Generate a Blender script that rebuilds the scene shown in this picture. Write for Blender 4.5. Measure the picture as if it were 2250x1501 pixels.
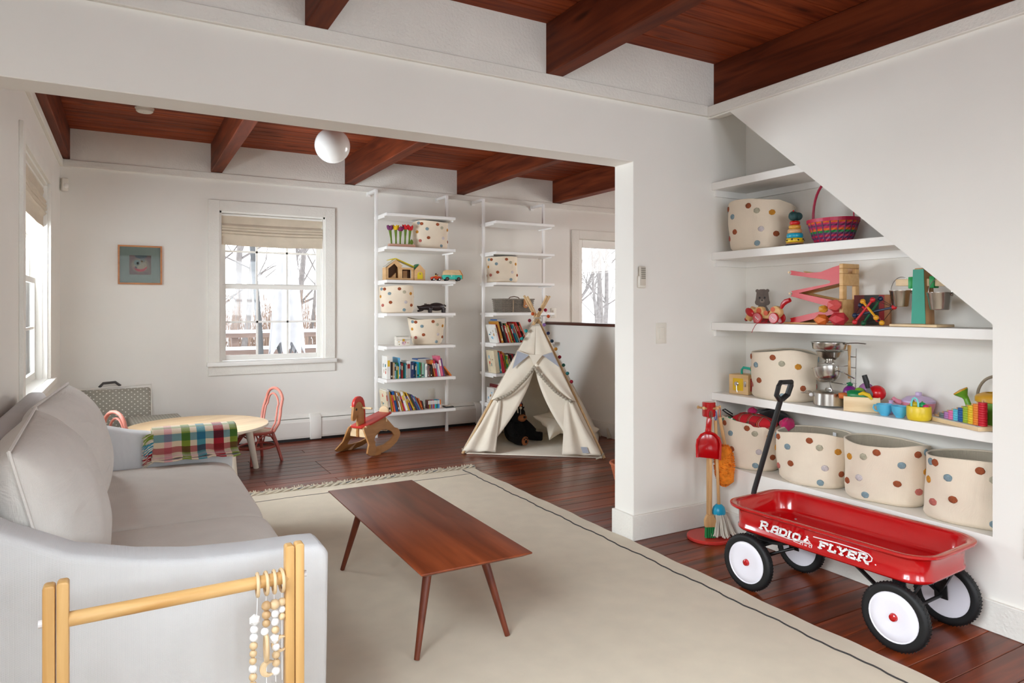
import bpy, bmesh, math, random
from mathutils import Vector, Matrix, Euler
R=math.radians
for o in list(bpy.data.objects): bpy.data.objects.remove(o)
S=bpy.context.scene
COL=S.collection
# ------------------------------------------------------------ camera, light
cam=bpy.data.cameras.new('camera'); camo=bpy.data.objects.new('camera',cam); COL.objects.link(camo)
cam.sensor_width=36; cam.lens=24.0; cam.shift_y=-(750.5-678)/2250; cam.clip_start=.05
camo.location=(0,0,1.3); camo.rotation_euler=(R(90),0,-math.atan(847/1500)); S.camera=camo
S.view_settings.view_transform='Standard'; S.view_settings.look='None'; S.view_settings.gamma=1
S.view_settings.use_curve_mapping=False; S.view_settings.exposure=0.1
S.cycles.sample_clamp_indirect=6; S.cycles.max_bounces=10; S.cycles.diffuse_bounces=6
W=bpy.data.worlds.new('overcast_sky'); S.world=W; W.use_nodes=True
wn=W.node_tree.nodes; wl=W.node_tree.links; bg=wn['Background']
tc=wn.new('ShaderNodeTexCoord'); sx=wn.new('ShaderNodeSeparateXYZ'); cr=wn.new('ShaderNodeValToRGB')
wl.new(tc.outputs['Generated'],sx.inputs[0]); wl.new(sx.outputs['Z'],cr.inputs[0]); wl.new(cr.outputs[0],bg.inputs[0])
cr.color_ramp.elements[0].position=.0; cr.color_ramp.elements[0].color=(.86,.89,.93,1)
cr.color_ramp.elements[1].position=.6; cr.color_ramp.elements[1].color=(.93,.96,1,1)
bg.inputs[1].default_value=4.5
def area(name,loc,rot,sx_,sy_,power,col=(1,.98,.95)):
    l=bpy.data.lights.new(name,'AREA'); l.shape='RECTANGLE'; l.size=sx_; l.size_y=sy_; l.energy=power; l.color=col
    o=bpy.data.objects.new(name,l); COL.objects.link(o); o.location=loc; o.rotation_euler=rot; return o
# daylight at windows behind the camera and on the left, plus added east fill
area('window_and_fill_light',(0.35,-2.72,1.75),(R(66),0,0),1.3,1.4,52,(.84,.93,1))
area('window_and_fill_light',(2.05,-2.72,1.75),(R(62),0,0),1.3,1.4,40,(.84,.93,1))
area('window_and_fill_light',(-.65,.70,1.6),(0,R(-40),0),1.3,1.6,64,(.86,.94,1)).data.spread=R(115)
area('window_and_fill_light',(-.648,5.17,1.5),(0,R(-80),0),1.35,1.38,150,(.86,.94,1))
area('window_and_fill_light',(6.36,5.0,1.75),(0,R(66),0),1.4,1.8,48,(1,.95,.90))  # added lamp, fills the dim back room from the unseen east side
# ------------------------------------------------------------ materials
def lin(c):
    c=c/255.; return c/12.92 if c<=.04045 else ((c+.055)/1.055)**2.4
def rgb(r,g,b): return (lin(r),lin(g),lin(b),1)
MATS={}
def base(name):
    m=bpy.data.materials.new(name); m.use_nodes=True; nt=m.node_tree
    return m,nt,nt.nodes['Principled BSDF']
def N(nt,t,**k):
    n=nt.nodes.new(t)
    for a,b in k.items():
        if a in n.inputs: n.inputs[a].default_value=b
        else: setattr(n,a,b)
    return n
def coords(nt,scale=(1,1,1),space='Object'):
    t=N(nt,'ShaderNodeTexCoord'); mp=N(nt,'ShaderNodeMapping'); mp.inputs['Scale'].default_value=scale
    nt.links.new(t.outputs[space],mp.inputs[0]); return mp
def bump(nt,b,src,strength=.2,dist=.01):
    bp=N(nt,'ShaderNodeBump'); bp.inputs['Strength'].default_value=strength; bp.inputs['Distance'].default_value=dist
    nt.links.new(src,bp.inputs['Height']); nt.links.new(bp.outputs[0],b.inputs['Normal'])
def M(name,c,rough=.5,var=.06,nscale=12,metal=0,bmp=0,bscale=None,coat=0,spec=.5,sheen=0,trans=0,dist=.004):
    """plain colour with slight procedural mottling"""
    if name in MATS: return MATS[name]
    m,nt,b=base(name); mp=coords(nt); n=N(nt,'ShaderNodeTexNoise',Scale=nscale,Detail=4.)
    nt.links.new(mp.outputs[0],n.inputs['Vector']); r=N(nt,'ShaderNodeValToRGB')
    d=[max(0,x*(1-var)) for x in c[:3]]; l=[min(1,x*(1+var)) for x in c[:3]]
    r.color_ramp.elements[0].color=(*d,1); r.color_ramp.elements[1].color=(*l,1); r.color_ramp.elements[0].position=.3; r.color_ramp.elements[1].position=.7
    nt.links.new(n.outputs[0],r.inputs[0]); nt.links.new(r.outputs[0],b.inputs['Base Color'])
    b.inputs['Roughness'].default_value=rough; b.inputs['Metallic'].default_value=metal
    b.inputs['Coat Weight'].default_value=coat; b.inputs['Specular IOR Level'].default_value=spec
    b.inputs['Sheen Weight'].default_value=sheen
    if trans: b.inputs['Transmission Weight'].default_value=trans
    if bmp:
        n2=N(nt,'ShaderNodeTexNoise',Scale=bscale or nscale*6,Detail=3.); nt.links.new(mp.outputs[0],n2.inputs['Vector']); bump(nt,b,n2.outputs[0],bmp,dist)
    MATS[name]=m; return m
def wood(name,c1,c2,axis=0,rough=.4,scale=3.,stretch=14,coat=0,rand=0,bmp=.05,knots=0,spec=.5):
    """grain running along local axis"""
    if name in MATS: return MATS[name]
    m,nt,b=base(name); sc=[stretch]*3; sc[axis]=1.
    mp=coords(nt,[s*scale for s in sc])
    vec=mp.outputs[0]
    if rand:
        oi=N(nt,'ShaderNodeObjectInfo'); ad=N(nt,'ShaderNodeVectorMath',operation='ADD'); ml=N(nt,'ShaderNodeMath',operation='MULTIPLY'); ml.inputs[1].default_value=37.
        nt.links.new(oi.outputs['Random'],ml.inputs[0]); nt.links.new(mp.outputs[0],ad.inputs[0]); nt.links.new(ml.outputs[0],ad.inputs[1]); vec=ad.outputs[0]
    n=N(nt,'ShaderNodeTexNoise',Scale=1.,Detail=6.,Distortion=.6); nt.links.new(vec,n.inputs['Vector'])
    r=N(nt,'ShaderNodeValToRGB'); r.color_ramp.elements[0].color=c1; r.color_ramp.elements[1].color=c2
    r.color_ramp.elements[0].position=.32; r.color_ramp.elements[1].position=.68
    nt.links.new(n.outputs[0],r.inputs[0]); out=r.outputs[0]
    if knots:
        mp2=coords(nt,[1.6 if i==axis else 7. for i in range(3)]); v=N(nt,'ShaderNodeTexVoronoi',Scale=1.)
        v2=mp2.outputs[0]
        if rand:
            ad2=N(nt,'ShaderNodeVectorMath',operation='ADD'); nt.links.new(mp2.outputs[0],ad2.inputs[0]); nt.links.new(ml.outputs[0],ad2.inputs[1]); v2=ad2.outputs[0]
        nt.links.new(v2,v.inputs['Vector']); r2=N(nt,'ShaderNodeValToRGB')
        r2.color_ramp.elements[0].color=(knots,knots,knots,1); r2.color_ramp.elements[0].position=.06; r2.color_ramp.elements[1].color=(1,1,1,1); r2.color_ramp.elements[1].position=.16
        nt.links.new(v.outputs['Distance'],r2.inputs[0]); mk=N(nt,'ShaderNodeMix',data_type='RGBA',blend_type='MULTIPLY'); mk.inputs[0].default_value=1
        nt.links.new(out,mk.inputs[6]); nt.links.new(r2.outputs[0],mk.inputs[7]); out=mk.outputs[2]
    if rand:
        hs=N(nt,'ShaderNodeHueSaturation'); mr=N(nt,'ShaderNodeMapRange'); mr.inputs[3].default_value=1-rand; mr.inputs[4].default_value=1+rand
        nt.links.new(oi.outputs['Random'],mr.inputs[0]); nt.links.new(mr.outputs[0],hs.inputs['Value']); nt.links.new(out,hs.inputs['Color']); out=hs.outputs[0]
    nt.links.new(out,b.inputs['Base Color']); b.inputs['Roughness'].default_value=rough; b.inputs['Coat Weight'].default_value=coat
    b.inputs['Specular IOR Level'].default_value=spec; b.inputs['Coat Roughness'].default_value=.18
    if bmp: bump(nt,b,n.outputs[0],bmp,.004)
    MATS[name]=m; return m
def weave(name,c,rough=.95,scale=90,strength=.5,var=.12,sheen=.3):
    """cloth: two crossed wave bumps plus mottled colour"""
    if name in MATS: return MATS[name]
    m,nt,b=base(name); mp=coords(nt)
    n=N(nt,'ShaderNodeTexNoise',Scale=9.,Detail=5.); nt.links.new(mp.outputs[0],n.inputs['Vector'])
    r=N(nt,'ShaderNodeValToRGB'); r.color_ramp.elements[0].color=(*[x*(1-var) for x in c[:3]],1); r.color_ramp.elements[1].color=(*[min(1,x*(1+var*.6)) for x in c[:3]],1)
    r.color_ramp.elements[0].position=.3; r.color_ramp.elements[1].position=.7
    nt.links.new(n.outputs[0],r.inputs[0]); nt.links.new(r.outputs[0],b.inputs['Base Color'])
    b.inputs['Roughness'].default_value=rough; b.inputs['Sheen Weight'].default_value=sheen; b.inputs['Specular IOR Level'].default_value=.2
    ws=[]
    for d in ('X','Y','Z'):
        w=N(nt,'ShaderNodeTexWave',bands_direction=d,Scale=scale,Distortion=1.2); nt.links.new(mp.outputs[0],w.inputs['Vector']); ws.append(w.outputs[1])
    a=N(nt,'ShaderNodeMath',operation='ADD'); nt.links.new(ws[0],a.inputs[0]); nt.links.new(ws[1],a.inputs[1])
    a2=N(nt,'ShaderNodeMath',operation='ADD'); nt.links.new(a.outputs[0],a2.inputs[0]); nt.links.new(ws[2],a2.inputs[1])
    bump(nt,b,a2.outputs[0],strength,.002); MATS[name]=m; return m
def glassm(name,tint=(1,1,1,1),ior=1.4):
    if name in MATS: return MATS[name]
    m,nt,b=base(name); nt.nodes.remove(b); o=nt.nodes['Material Output']
    t=N(nt,'ShaderNodeBsdfTransparent'); t.inputs[0].default_value=tint; g=N(nt,'ShaderNodeBsdfGlossy'); g.inputs['Roughness'].default_value=.03
    f=N(nt,'ShaderNodeFresnel'); f.inputs[0].default_value=ior; mx=N(nt,'ShaderNodeMixShader')
    nt.links.new(f.outputs[0],mx.inputs[0]); nt.links.new(t.outputs[0],mx.inputs[1]); nt.links.new(g.outputs[0],mx.inputs[2]); nt.links.new(mx.outputs[0],o.inputs[0])
    MATS[name]=m; return m
def dotted(name,c,dot,scale=34,r=.22):
    """printed polka dots on a staggered lattice in object space (flat print)"""
    if name in MATS: return MATS[name]
    m,nt,b=base(name); mp=coords(nt,(scale,scale,scale)); v=N(nt,'ShaderNodeTexVoronoi',Scale=1.,voronoi_dimensions='2D'); v.inputs['Randomness'].default_value=0
    sp=N(nt,'ShaderNodeSeparateXYZ'); ad=N(nt,'ShaderNodeMath',operation='ADD'); cb_=N(nt,'ShaderNodeCombineXYZ'); m2=N(nt,'ShaderNodeMapping'); m2.inputs['Rotation'].default_value=(0,0,R(45))
    nt.links.new(mp.outputs[0],sp.inputs[0]); nt.links.new(sp.outputs[1],ad.inputs[0]); nt.links.new(sp.outputs[2],ad.inputs[1]); nt.links.new(sp.outputs[0],cb_.inputs[0]); nt.links.new(ad.outputs[0],cb_.inputs[1]); nt.links.new(cb_.outputs[0],m2.inputs[0]); nt.links.new(m2.outputs[0],v.inputs['Vector'])
    rr=N(nt,'ShaderNodeValToRGB'); rr.color_ramp.interpolation='CONSTANT'; rr.color_ramp.elements[0].color=dot; rr.color_ramp.elements[1].color=c; rr.color_ramp.elements[1].position=r
    nt.links.new(v.outputs['Distance'],rr.inputs[0]); nt.links.new(rr.outputs[0],b.inputs['Base Color']); b.inputs['Roughness'].default_value=.9
    MATS[name]=m; return m
# the common ones
m_wall=M('wall_paint',rgb(235,232,225),.75,.012,3,bmp=.03,bscale=120)
m_trim=M('trim_paint',rgb(238,236,230),.42,.015,6,bmp=.03,bscale=60)
m_saw=M('rough_sawn_white_paint',rgb(231,228,220),.7,.03,5,bmp=.55,bscale=70,dist=.006)
m_shelf=M('shelf_white_paint',rgb(238,236,231),.4,.012,6)
m_floor=wood('stained_floor_boards',rgb(66,24,10),rgb(134,58,25),0,.3,1.3,16,coat=.12,rand=.22,bmp=.04,knots=.35,spec=.35)
m_gap=M('dark_floor_gap',rgb(26,14,10),.9)  # dark slab colour visible in the joints between planks
m_ceil=wood('stained_ceiling_boards',rgb(100,38,18),rgb(152,72,38),0,.6,1.6,16,rand=.16,knots=.3,spec=.15)
m_beam=wood('stained_beam',rgb(74,30,15),rgb(118,54,28),1,.6,1.6,11,rand=.12,bmp=.15,knots=.4,spec=.15)
m_cap=wood('dark_rail_wood',rgb(60,26,16),rgb(88,42,26),1,.35,3,12)
m_glass=glassm('window_glass')
# ------------------------------------------------------------ geometry helpers
class G:
    def __init__(s): s.v=[]; s.f=[]
    def add(s,vs,fs,mx=None):
        b=len(s.v); s.v+= [tuple(mx@Vector(p)) for p in vs] if mx else [tuple(p) for p in vs]
        s.f+=[[b+i for i in f] for f in fs]; return s
    def box(s,x0,x1,y0,y1,z0,z1,mx=None):
        return s.add([(x0,y0,z0),(x1,y0,z0),(x1,y1,z0),(x0,y1,z0),(x0,y0,z1),(x1,y0,z1),(x1,y1,z1),(x0,y1,z1)],
            [(3,2,1,0),(4,5,6,7),(0,1,5,4),(1,2,6,5),(2,3,7,6),(3,0,4,7)],mx)
    def cb(s,cx,cy,cz,w,d,h,mx=None): return s.box(cx-w/2,cx+w/2,cy-d/2,cy+d/2,cz-h/2,cz+h/2,mx)
    def tube(s,path,r,n=8,closed=False,cap=True,mx=None,flat=1.):
        P=[Vector(p) for p in path]; k=len(P); rs=r if isinstance(r,(list,tuple)) else [r]*k
        T=[]
        for i in range(k):
            a=P[(i-1)%k] if (closed or i>0) else P[0]; b=P[(i+1)%k] if (closed or i<k-1) else P[-1]
            t=(b-a); T.append(t.normalized() if t.length>1e-9 else Vector((0,0,1)))
        u=T[0].orthogonal().normalized(); 
        if abs(T[0].z)<.9: 
            u=Vector((0,0,1))-T[0]*T[0].z; u.normalize()
        vs=[]
        for i in range(k):
            u=(u-T[i]*u.dot(T[i])); u=u.normalized() if u.length>1e-6 else T[i].orthogonal().normalized()
            w=T[i].cross(u)
            for j in range(n):
                a=2*math.pi*j/n; vs.append(P[i]+(u*math.cos(a)*flat+w*math.sin(a))*rs[i])
        fs=[]
        for i in range(k if closed else k-1):
            i2=(i+1)%k
            for j in range(n): fs.append((i*n+j,i*n+(j+1)%n,i2*n+(j+1)%n,i2*n+j))
        if cap and not closed: fs.append(tuple(range(n-1,-1,-1))); fs.append(tuple((k-1)*n+j for j in range(n)))
        return s.add(vs,fs,mx)
    def cyl(s,a,b,r,r2=None,n=14,mx=None): return s.tube([a,b],[r,r if r2 is None else r2],n,mx=mx)
    def lathe(s,prof,n=24,mx=None,cap=True,sx=1,sy=1):
        vs=[]; fs=[]
        for r,z in prof:
            for j in range(n):
                a=2*math.pi*j/n; vs.append((r*math.cos(a)*sx,r*math.sin(a)*sy,z))
        for i in range(len(prof)-1):
            for j in range(n): fs.append((i*n+j,i*n+(j+1)%n,(i+1)*n+(j+1)%n,(i+1)*n+j))
        if cap:
            if prof[0][0]>1e-5: fs.append(tuple(range(n-1,-1,-1)))
            if prof[-1][0]>1e-5: fs.append(tuple((len(prof)-1)*n+j for j in range(n)))
        return s.add(vs,fs,mx)
    def sph(s,c,r,n=14,m=9,sc=(1,1,1),mx=None):
        pr=[(r*math.sin(math.pi*i/m),-r*math.cos(math.pi*i/m)) for i in range(m+1)]; pr[0]=(1e-4*r,-r); pr[-1]=(1e-4*r,r)
        t=Matrix.Translation(c)@Matrix.Diagonal((*sc,1)); return s.lathe(pr,n,(mx@t) if mx else t)
    def prism(s,poly,t0,t1,axis='y',mx=None):
        """poly in the plane normal to axis: y->(x,z), x->(y,z), z->(x,y)"""
        n=len(poly)
        def q(p,t): return {'y':(p[0],t,p[1]),'x':(t,p[0],p[1]),'z':(p[0],p[1],t)}[axis]
        vs=[q(p,t0) for p in poly]+[q(p,t1) for p in poly]
        return s.add(vs,[tuple(range(n-1,-1,-1)),tuple(range(n,2*n))]+[(i,(i+1)%n,n+(i+1)%n,n+i) for i in range(n)],mx)
    def torus(s,c,Rr,r,n=24,m=8,axis='z',sc=(1,1,1),mx=None):
        path=[]
        for i in range(n):
            a=2*math.pi*i/n; p={'z':(math.cos(a),math.sin(a),0),'x':(0,math.cos(a),math.sin(a)),'y':(math.cos(a),0,math.sin(a))}[axis]
            path.append((c[0]+p[0]*Rr*sc[0],c[1]+p[1]*Rr*sc[1],c[2]+p[2]*Rr*sc[2]))
        return s.tube(path,r,m,closed=True,mx=mx)
    def grid(s,fn,nu,nv,cu=False,cv=False,mx=None):
        vs=[fn(i/(nu if cu else nu-1),j/(nv if cv else nv-1)) for i in range(nu) for j in range(nv)]; fs=[]
        for i in range(nu if cu else nu-1):
            for j in range(nv if cv else nv-1):
                a,b=i*nv+j,i*nv+(j+1)%nv; c,d=((i+1)%nu)*nv+j,((i+1)%nu)*nv+(j+1)%nv; fs.append((a,c,d,b))
        return s.add(vs,fs,mx)
def mesh(name,g,mat,bevel=0,smooth=False,seg=2,ang=35,fixn=True):
    me=bpy.data.meshes.new(name); me.from_pydata(g.v,[],g.f)
    bm=bmesh.new(); bm.from_mesh(me)
    if fixn: bmesh.ops.recalc_face_normals(bm,faces=bm.faces)
    if bevel:
        es=[e for e in bm.edges if len(e.link_faces)==2 and e.calc_face_angle(0)>R(30)]
        bmesh.ops.bevel(bm,geom=es,offset=bevel,segments=seg,profile=.5,affect='EDGES',clamp_overlap=True)
    bm.to_mesh(me); bm.free()
    if smooth or bevel:
        me.shade_smooth(); me.set_sharp_from_angle(angle=R(ang))
    for mm in (mat if isinstance(mat,(list,tuple)) else [mat]): me.materials.append(mm)
    return me
def P(name,g,mat,parent=None,bevel=0,smooth=False,seg=2,ang=35,mods=(),fixn=True,loc=None,rot=None):
    me=mesh(name,g,mat,bevel,smooth,seg,ang,fixn) if isinstance(g,G) else g
    o=bpy.data.objects.new(name,me); COL.objects.link(o)
    if parent: o.parent=parent
    if loc: o.location=loc
    if rot: o.rotation_euler=rot
    for t,kw in mods:
        md=o.modifiers.new(t.lower(),t)
        for a,b in kw.items(): setattr(md,a,b)
    return o
def tag(o,label=None,cat=None,group=None,kind=None):
    if label: o['label']=label
    if cat: o['category']=cat
    if group: o['group']=group
    if kind: o['kind']=kind
    return o
def T(name,label,cat,loc=(0,0,0),rz=0,group=None):
    o=bpy.data.objects.new(name,None); COL.objects.link(o); o.location=loc; o.rotation_euler=(0,0,rz); o.empty_display_size=.05
    return tag(o,label,cat,group)
def ST(name,g,mat,parent=None,**k):
    o=P(name,g,mat,parent,**k)
    if not parent: o['kind']='structure'
    return o
SUB=('SUBSURF',dict(levels=1,render_levels=2))
def rot_z(a): return Matrix.Rotation(a,4,'Z')
def TR(x,y,z): return Matrix.Translation((x,y,z))
def RX(a): return Matrix.Rotation(a,4,'X')
def RY(a): return Matrix.Rotation(a,4,'Y')
def arc(cx,cz,r,a0,a1,n,rz=None):
    rz=r if rz is None else rz
    return [(cx+r*math.cos(R(a0+(a1-a0)*i/(n-1))),cz+rz*math.sin(R(a0+(a1-a0)*i/(n-1)))) for i in range(n)]
rnd=random.Random(4)
# ------------------------------------------------------------ the room
XL,XR,YH,YH2,YB,ZC1,ZC2=-.49,3.045,3.0,3.17,6.90,2.775,2.83
XE=6.2; YF=-2.6
def holes(u0,u1,z0,z1,hs):
    """cells of a wall rectangle left over by rectangular holes"""
    us=sorted({u0,u1,*[h[0] for h in hs],*[h[1] for h in hs]}); zs=sorted({z0,z1,*[h[2] for h in hs],*[h[3] for h in hs]}); out=[]
    for a,b in zip(us,us[1:]):
        for c,d in zip(zs,zs[1:]):
            m=((a+b)/2,(c+d)/2)
            if not any(h[0]<m[0]<h[1] and h[2]<m[1]<h[3] for h in hs): out.append((a,b,c,d))
    return out
floor=ST('floor',G().box(XL-.1,XE,YF,YB+.1,-.12,-.014),m_gap)
y=YB; k=0
while y>-1.2:
    w=rnd.uniform(.118,.138); xe=XR+.34 if y<YH else 4.24
    cuts=[XL-.05]+sorted(rnd.sample([.2,.9,1.4,1.9,2.4,2.8],rnd.choice((0,1,1))))+[xe]
    for a,b in zip(cuts,cuts[1:]):
        o=P('plank',G().box(a+.0012,b-.0012,y-w+.0022,y,-.02,0),m_floor,floor,bevel=.0022,seg=1)
    y-=w
P('subfloor',G().box(XL-.1,XR+.3,YF,y,-.014,0),m_floor,floor)
P('stairwell_boards',G().box(4.34,XE,YH2,YB,-.014,0),m_floor,floor)
ceil=ST('ceiling',G().box(XL-.1,XR+.45,YF,YH,ZC1+.018,ZC1+.1).box(XL-.1,XE,YH2,YB+.1,ZC2+.018,ZC2+.1),m_ceil)
for (ya,yb,zc,xe) in ((-.9,YH,ZC1,3.2),(YH2,YB,ZC2,XE)):
    y=yb
    while y>ya:
        w=rnd.uniform(.125,.15); P('ceiling_board',G().box(XL-.05,xe,max(y-w,ya)+.002,y-.001,zc,zc+.02),m_ceil,ceil,bevel=.004,seg=1); y-=w
def beam(x0,x1,y0,y1,z0,z1): P('beam',G().box(x0,x1,y0,y1,z0,z1),m_beam,ceil,bevel=.005,seg=1)
for x0,x1 in ((-.56,-.455),(.667,.766),(1.89,1.992),(3.085,3.19)): beam(x0,x1,-1.6,YH,2.513,ZC1)
for x0,x1 in ((-.53,-.417),(.681,.781),(1.935,2.043),(3.188,3.284),(4.448,4.57)): beam(x0,x1,YH2,YB,2.568,ZC2)
P('ceiling_boards_behind',G().box(XL-.05,3.2,YF,-.9,ZC1,ZC1+.02),m_ceil,ceil)
# back wall with window and door openings
W1=(.755,1.737,.80,2.215); D1=(4.833,5.66,.02,2.158)
g=G()
LOW=lambda w:(w[0],w[1],w[2]-.04,w[3])
for a,b,c,d in holes(XL-.15,XE,0,ZC2+.02,[LOW(W1),D1]): g.box(a,b,YB,YB+.15,c,d)
wall_back=ST('wall_back',g,m_wall)
W2=(4.47,5.87,.80,2.19); W3=(-.1,1.5,.8,2.2)
g=G()
for a,b,c,d in holes(YF,YB+.15,0,ZC2+.02,[LOW(W2),LOW(W3)]): g.box(XL-.15,XL,a,b,c,d)
ST('wall_left',g,m_wall)
WF=[(-.3,1.0,.75,2.2),(1.4,2.7,.75,2.2)]
g=G()
for a,b,c,d in holes(XL,3.5,0,ZC1+.02,[LOW(w) for w in WF]): g.box(a,b,YF-.15,YF,c,d)
ST('wall_front',g,m_wall)
g=G().prism([(2.477,0),(3.5,0),(3.5,ZC2+.02),(XL,ZC2+.02),(XL,2.125),(2.477,2.125)],YH,YH2,'y')
ST('wall_middle',g,m_wall,bevel=.003,seg=1)
# stair wall with the shelved alcove
g=G().box(XR,XR+.02,YF,1.446,0,2.5).prism([(1.446,1.2355),(2.82,2.437),(2.82,2.5),(1.446,2.5)],XR,XR+.02,'x').box(XR,XR+.02,2.82,YH,2.44,2.5)
g.box(XR,XR+.02,1.446,YH,0,.378)
ST('wall_right',g,m_wall)
ST('wall_alcove',G().box(3.375,3.5,YF,YH,0,2.8).box(XR+.02,3.375,1.12,1.2,0,2.5).box(XR+.02,3.375,1.2,YH,.2,.376).box(XR+.02,3.375,YF,YH,2.5,2.52),m_wall)
ST('wall_stair',G().box(4.235,4.335,YH2,YB,0,1.115),m_wall)
g=G().box(3.5,XE,YH2-.1,YH2,0,ZC2+.02)
W6=(4.1,5.9,.75,2.25)  # opening for the added east window
for a,b,c,d in holes(YH2,YB+.15,0,ZC2+.02,[LOW(W6)]): g.box(XE,XE+.1,a,b,c,d)
ST('wall_east',g,m_wall)
ST('trim_1',G().box(4.205,4.37,YH2,YB,1.116,1.147),m_cap,bevel=.006)
# sawn boards under the beams
ST('trim_2',G().box(XL,XR+.05,YH-.024,YH,2.45,2.513),m_saw,bevel=.003,seg=1)
ST('trim_3',G().box(XR-.024,XR+.07,YF,YH-.024,2.445,2.505),m_saw,bevel=.003,seg=1)
ST('trim_4',G().box(XL+.024,XE,YB-.024,YB,2.503,2.562),m_saw,bevel=.003,seg=1)
ST('trim_5',G().box(XL,XL+.024,YH2,YB,2.503,2.562),m_saw,bevel=.003,seg=1)
# sawn blocking between the beams
xs=[XL,.667,.766,1.89,1.992,3.085]
g=G()
for a,b in ((-.455,.667),(.766,1.89),(1.992,3.085)): g.box(a,b,YH-.012,YH,2.513,ZC1)
ST('trim_6',g,m_saw)
g=G()
for a,b in ((-.417,.681),(.781,1.935),(2.043,3.188),(3.284,4.448),(4.57,XE)): g.box(a,b,YB-.012,YB,2.562,ZC2)
ST('trim_7',g,m_saw)
# baseboards
ST('baseboard_middle',G().prism([(2.455,2.98),(3.045,2.98),(3.045,YH),(2.477,YH),(2.477,YH2),(2.455,YH2)],0,.14,'z'),m_saw,bevel=.003,seg=1)
ST('baseboard_right',G().box(XR-.02,XR,YF,2.98,0,.125),m_saw,bevel=.003,seg=1)
ST('baseboard_stair',G().box(4.217,4.235,YH2,YB,0,.15),m_saw,bevel=.003,seg=1)
ST('baseboard_left',G().box(XL,XL+.018,YF,YB-.1,0,.13),m_saw,bevel=.003,seg=1)
def window(name,axis,base_,lo,hi,z0,z1,cols,rows,inward,cas=.097,sillw=.012):
    """double-hung sash window; axis 'x': lies in a wall of constant y"""
    s=inward
    def bx(g,a,b,d0,d1,c,d):   # d: depth from the wall face, + into the room
        d0,d1=sorted((base_+s*d0,base_+s*d1))
        return g.box(a,b,d0,d1,c,d) if axis=='x' else g.box(d0,d1,a,b,c,d)
    g=G(); bx(g,lo-cas,lo,0,.02,z0,z1+cas); bx(g,hi,hi+cas,0,.02,z0,z1+cas); bx(g,lo,hi,0,.02,z1,z1+cas); bx(g,lo-cas,hi+cas,0,.018,z0-.125,z0-.04)
    r=ST(name,g,m_saw,bevel=.002,seg=1)
    g=G(); bx(g,lo-cas-sillw,hi+cas+sillw,0,.05,z0-.04,z0); bx(g,lo,hi,-.15,0,z0-.04,z0); P('window_sill',g,m_trim,r,bevel=.004)
    g=G(); bx(g,lo,lo+.018,-.13,0,z0,z1); bx(g,hi-.018,hi,-.13,0,z0,z1); bx(g,lo,hi,-.13,0,z1-.018,z1); bx(g,lo+.018,lo+.03,-.06,-.03,z0,z1); bx(g,hi-.03,hi-.018,-.06,-.03,z0,z1); P('window_jamb',g,m_trim,r)
    zm=(z0+z1)/2
    for (c,d,dp) in ((z0+.004,zm+.02,-.085),(zm-.02,z1-.018,-.115)):
        a,b=lo+.02,hi-.02; g=G(); w=.045
        bx(g,a,a+w,dp-.015,dp+.015,c,d); bx(g,b-w,b,dp-.015,dp+.015,c,d); bx(g,a+w,b-w,dp-.015,dp+.015,c,c+.05); bx(g,a+w,b-w,dp-.015,dp+.015,d-.04,d)
        sh=P('window_sash',g,m_trim,r,bevel=.002,seg=1)
        g=G()
        for i in range(1,cols):
            u=a+w+(b-a-2*w)*i/cols; bx(g,u-.009,u+.009,dp-.008,dp+.008,c+.05,d-.04)
        for i in range(1,rows):
            v=c+.05+(d-c-.09)*i/rows; bx(g,a+w,b-w,dp-.008,dp+.008,v-.009,v+.009)
        P('muntin',g,m_trim,sh)
        for i in range(cols):
            for j in range(rows):
                g=G(); ww=(b-a-2*w)/cols; hh=(d-c-.09)/rows
                bx(g,a+w+ww*i,a+w+ww*(i+1),dp-.002,dp+.002,c+.05+hh*j,c+.05+hh*(j+1)); P('pane',g,m_glass,sh)
    return r
window('window_1','x',YB,*W1,3,2,-1)
window('window_2','y',XL,*W2,3,2,1)
window('added_window_east','y',XE,*W6,3,2,-1)  # added unseen window, put in to brighten the back room
window('window_3','y',XL,*W3,3,2,1)
window('window_4','x',YF,*WF[0],3,2,1); window('window_5','x',YF,*WF[1],3,2,1)
# glazed door beyond the half wall
d=ST('door_1',G().box(4.85,4.905,YB+.02,YB+.06,.02,2.15).box(5.59,5.645,YB+.02,YB+.06,.02,2.15).box(4.905,5.59,YB+.02,YB+.06,2.052,2.15).box(4.905,5.59,YB+.02,YB+.06,.02,.72),m_trim,bevel=.003,seg=1)
P('pane',G().box(4.905,5.59,YB+.038,YB+.042,.72,2.052),m_glass,d)
P('door_casing',G().box(4.725,4.833,YB-.02,YB,.0,2.262).box(5.66,5.768,YB-.02,YB,0,2.262).box(4.833,5.66,YB-.02,YB,2.158,2.262).box(4.833,4.845,YB,YB+.12,0,2.158).box(5.648,5.66,YB,YB+.12,0,2.158).box(4.845,5.648,YB,YB+.12,2.152,2.158),m_saw,d,bevel=.002,seg=1)
m_black=M('black_metal',rgb(18,18,19),.45)
for z in (1.93,1.06,.3): P('hinge',G().cyl((4.846,YB+.012,z-.05),(4.846,YB+.012,z+.05),.007),m_black,d)
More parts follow.
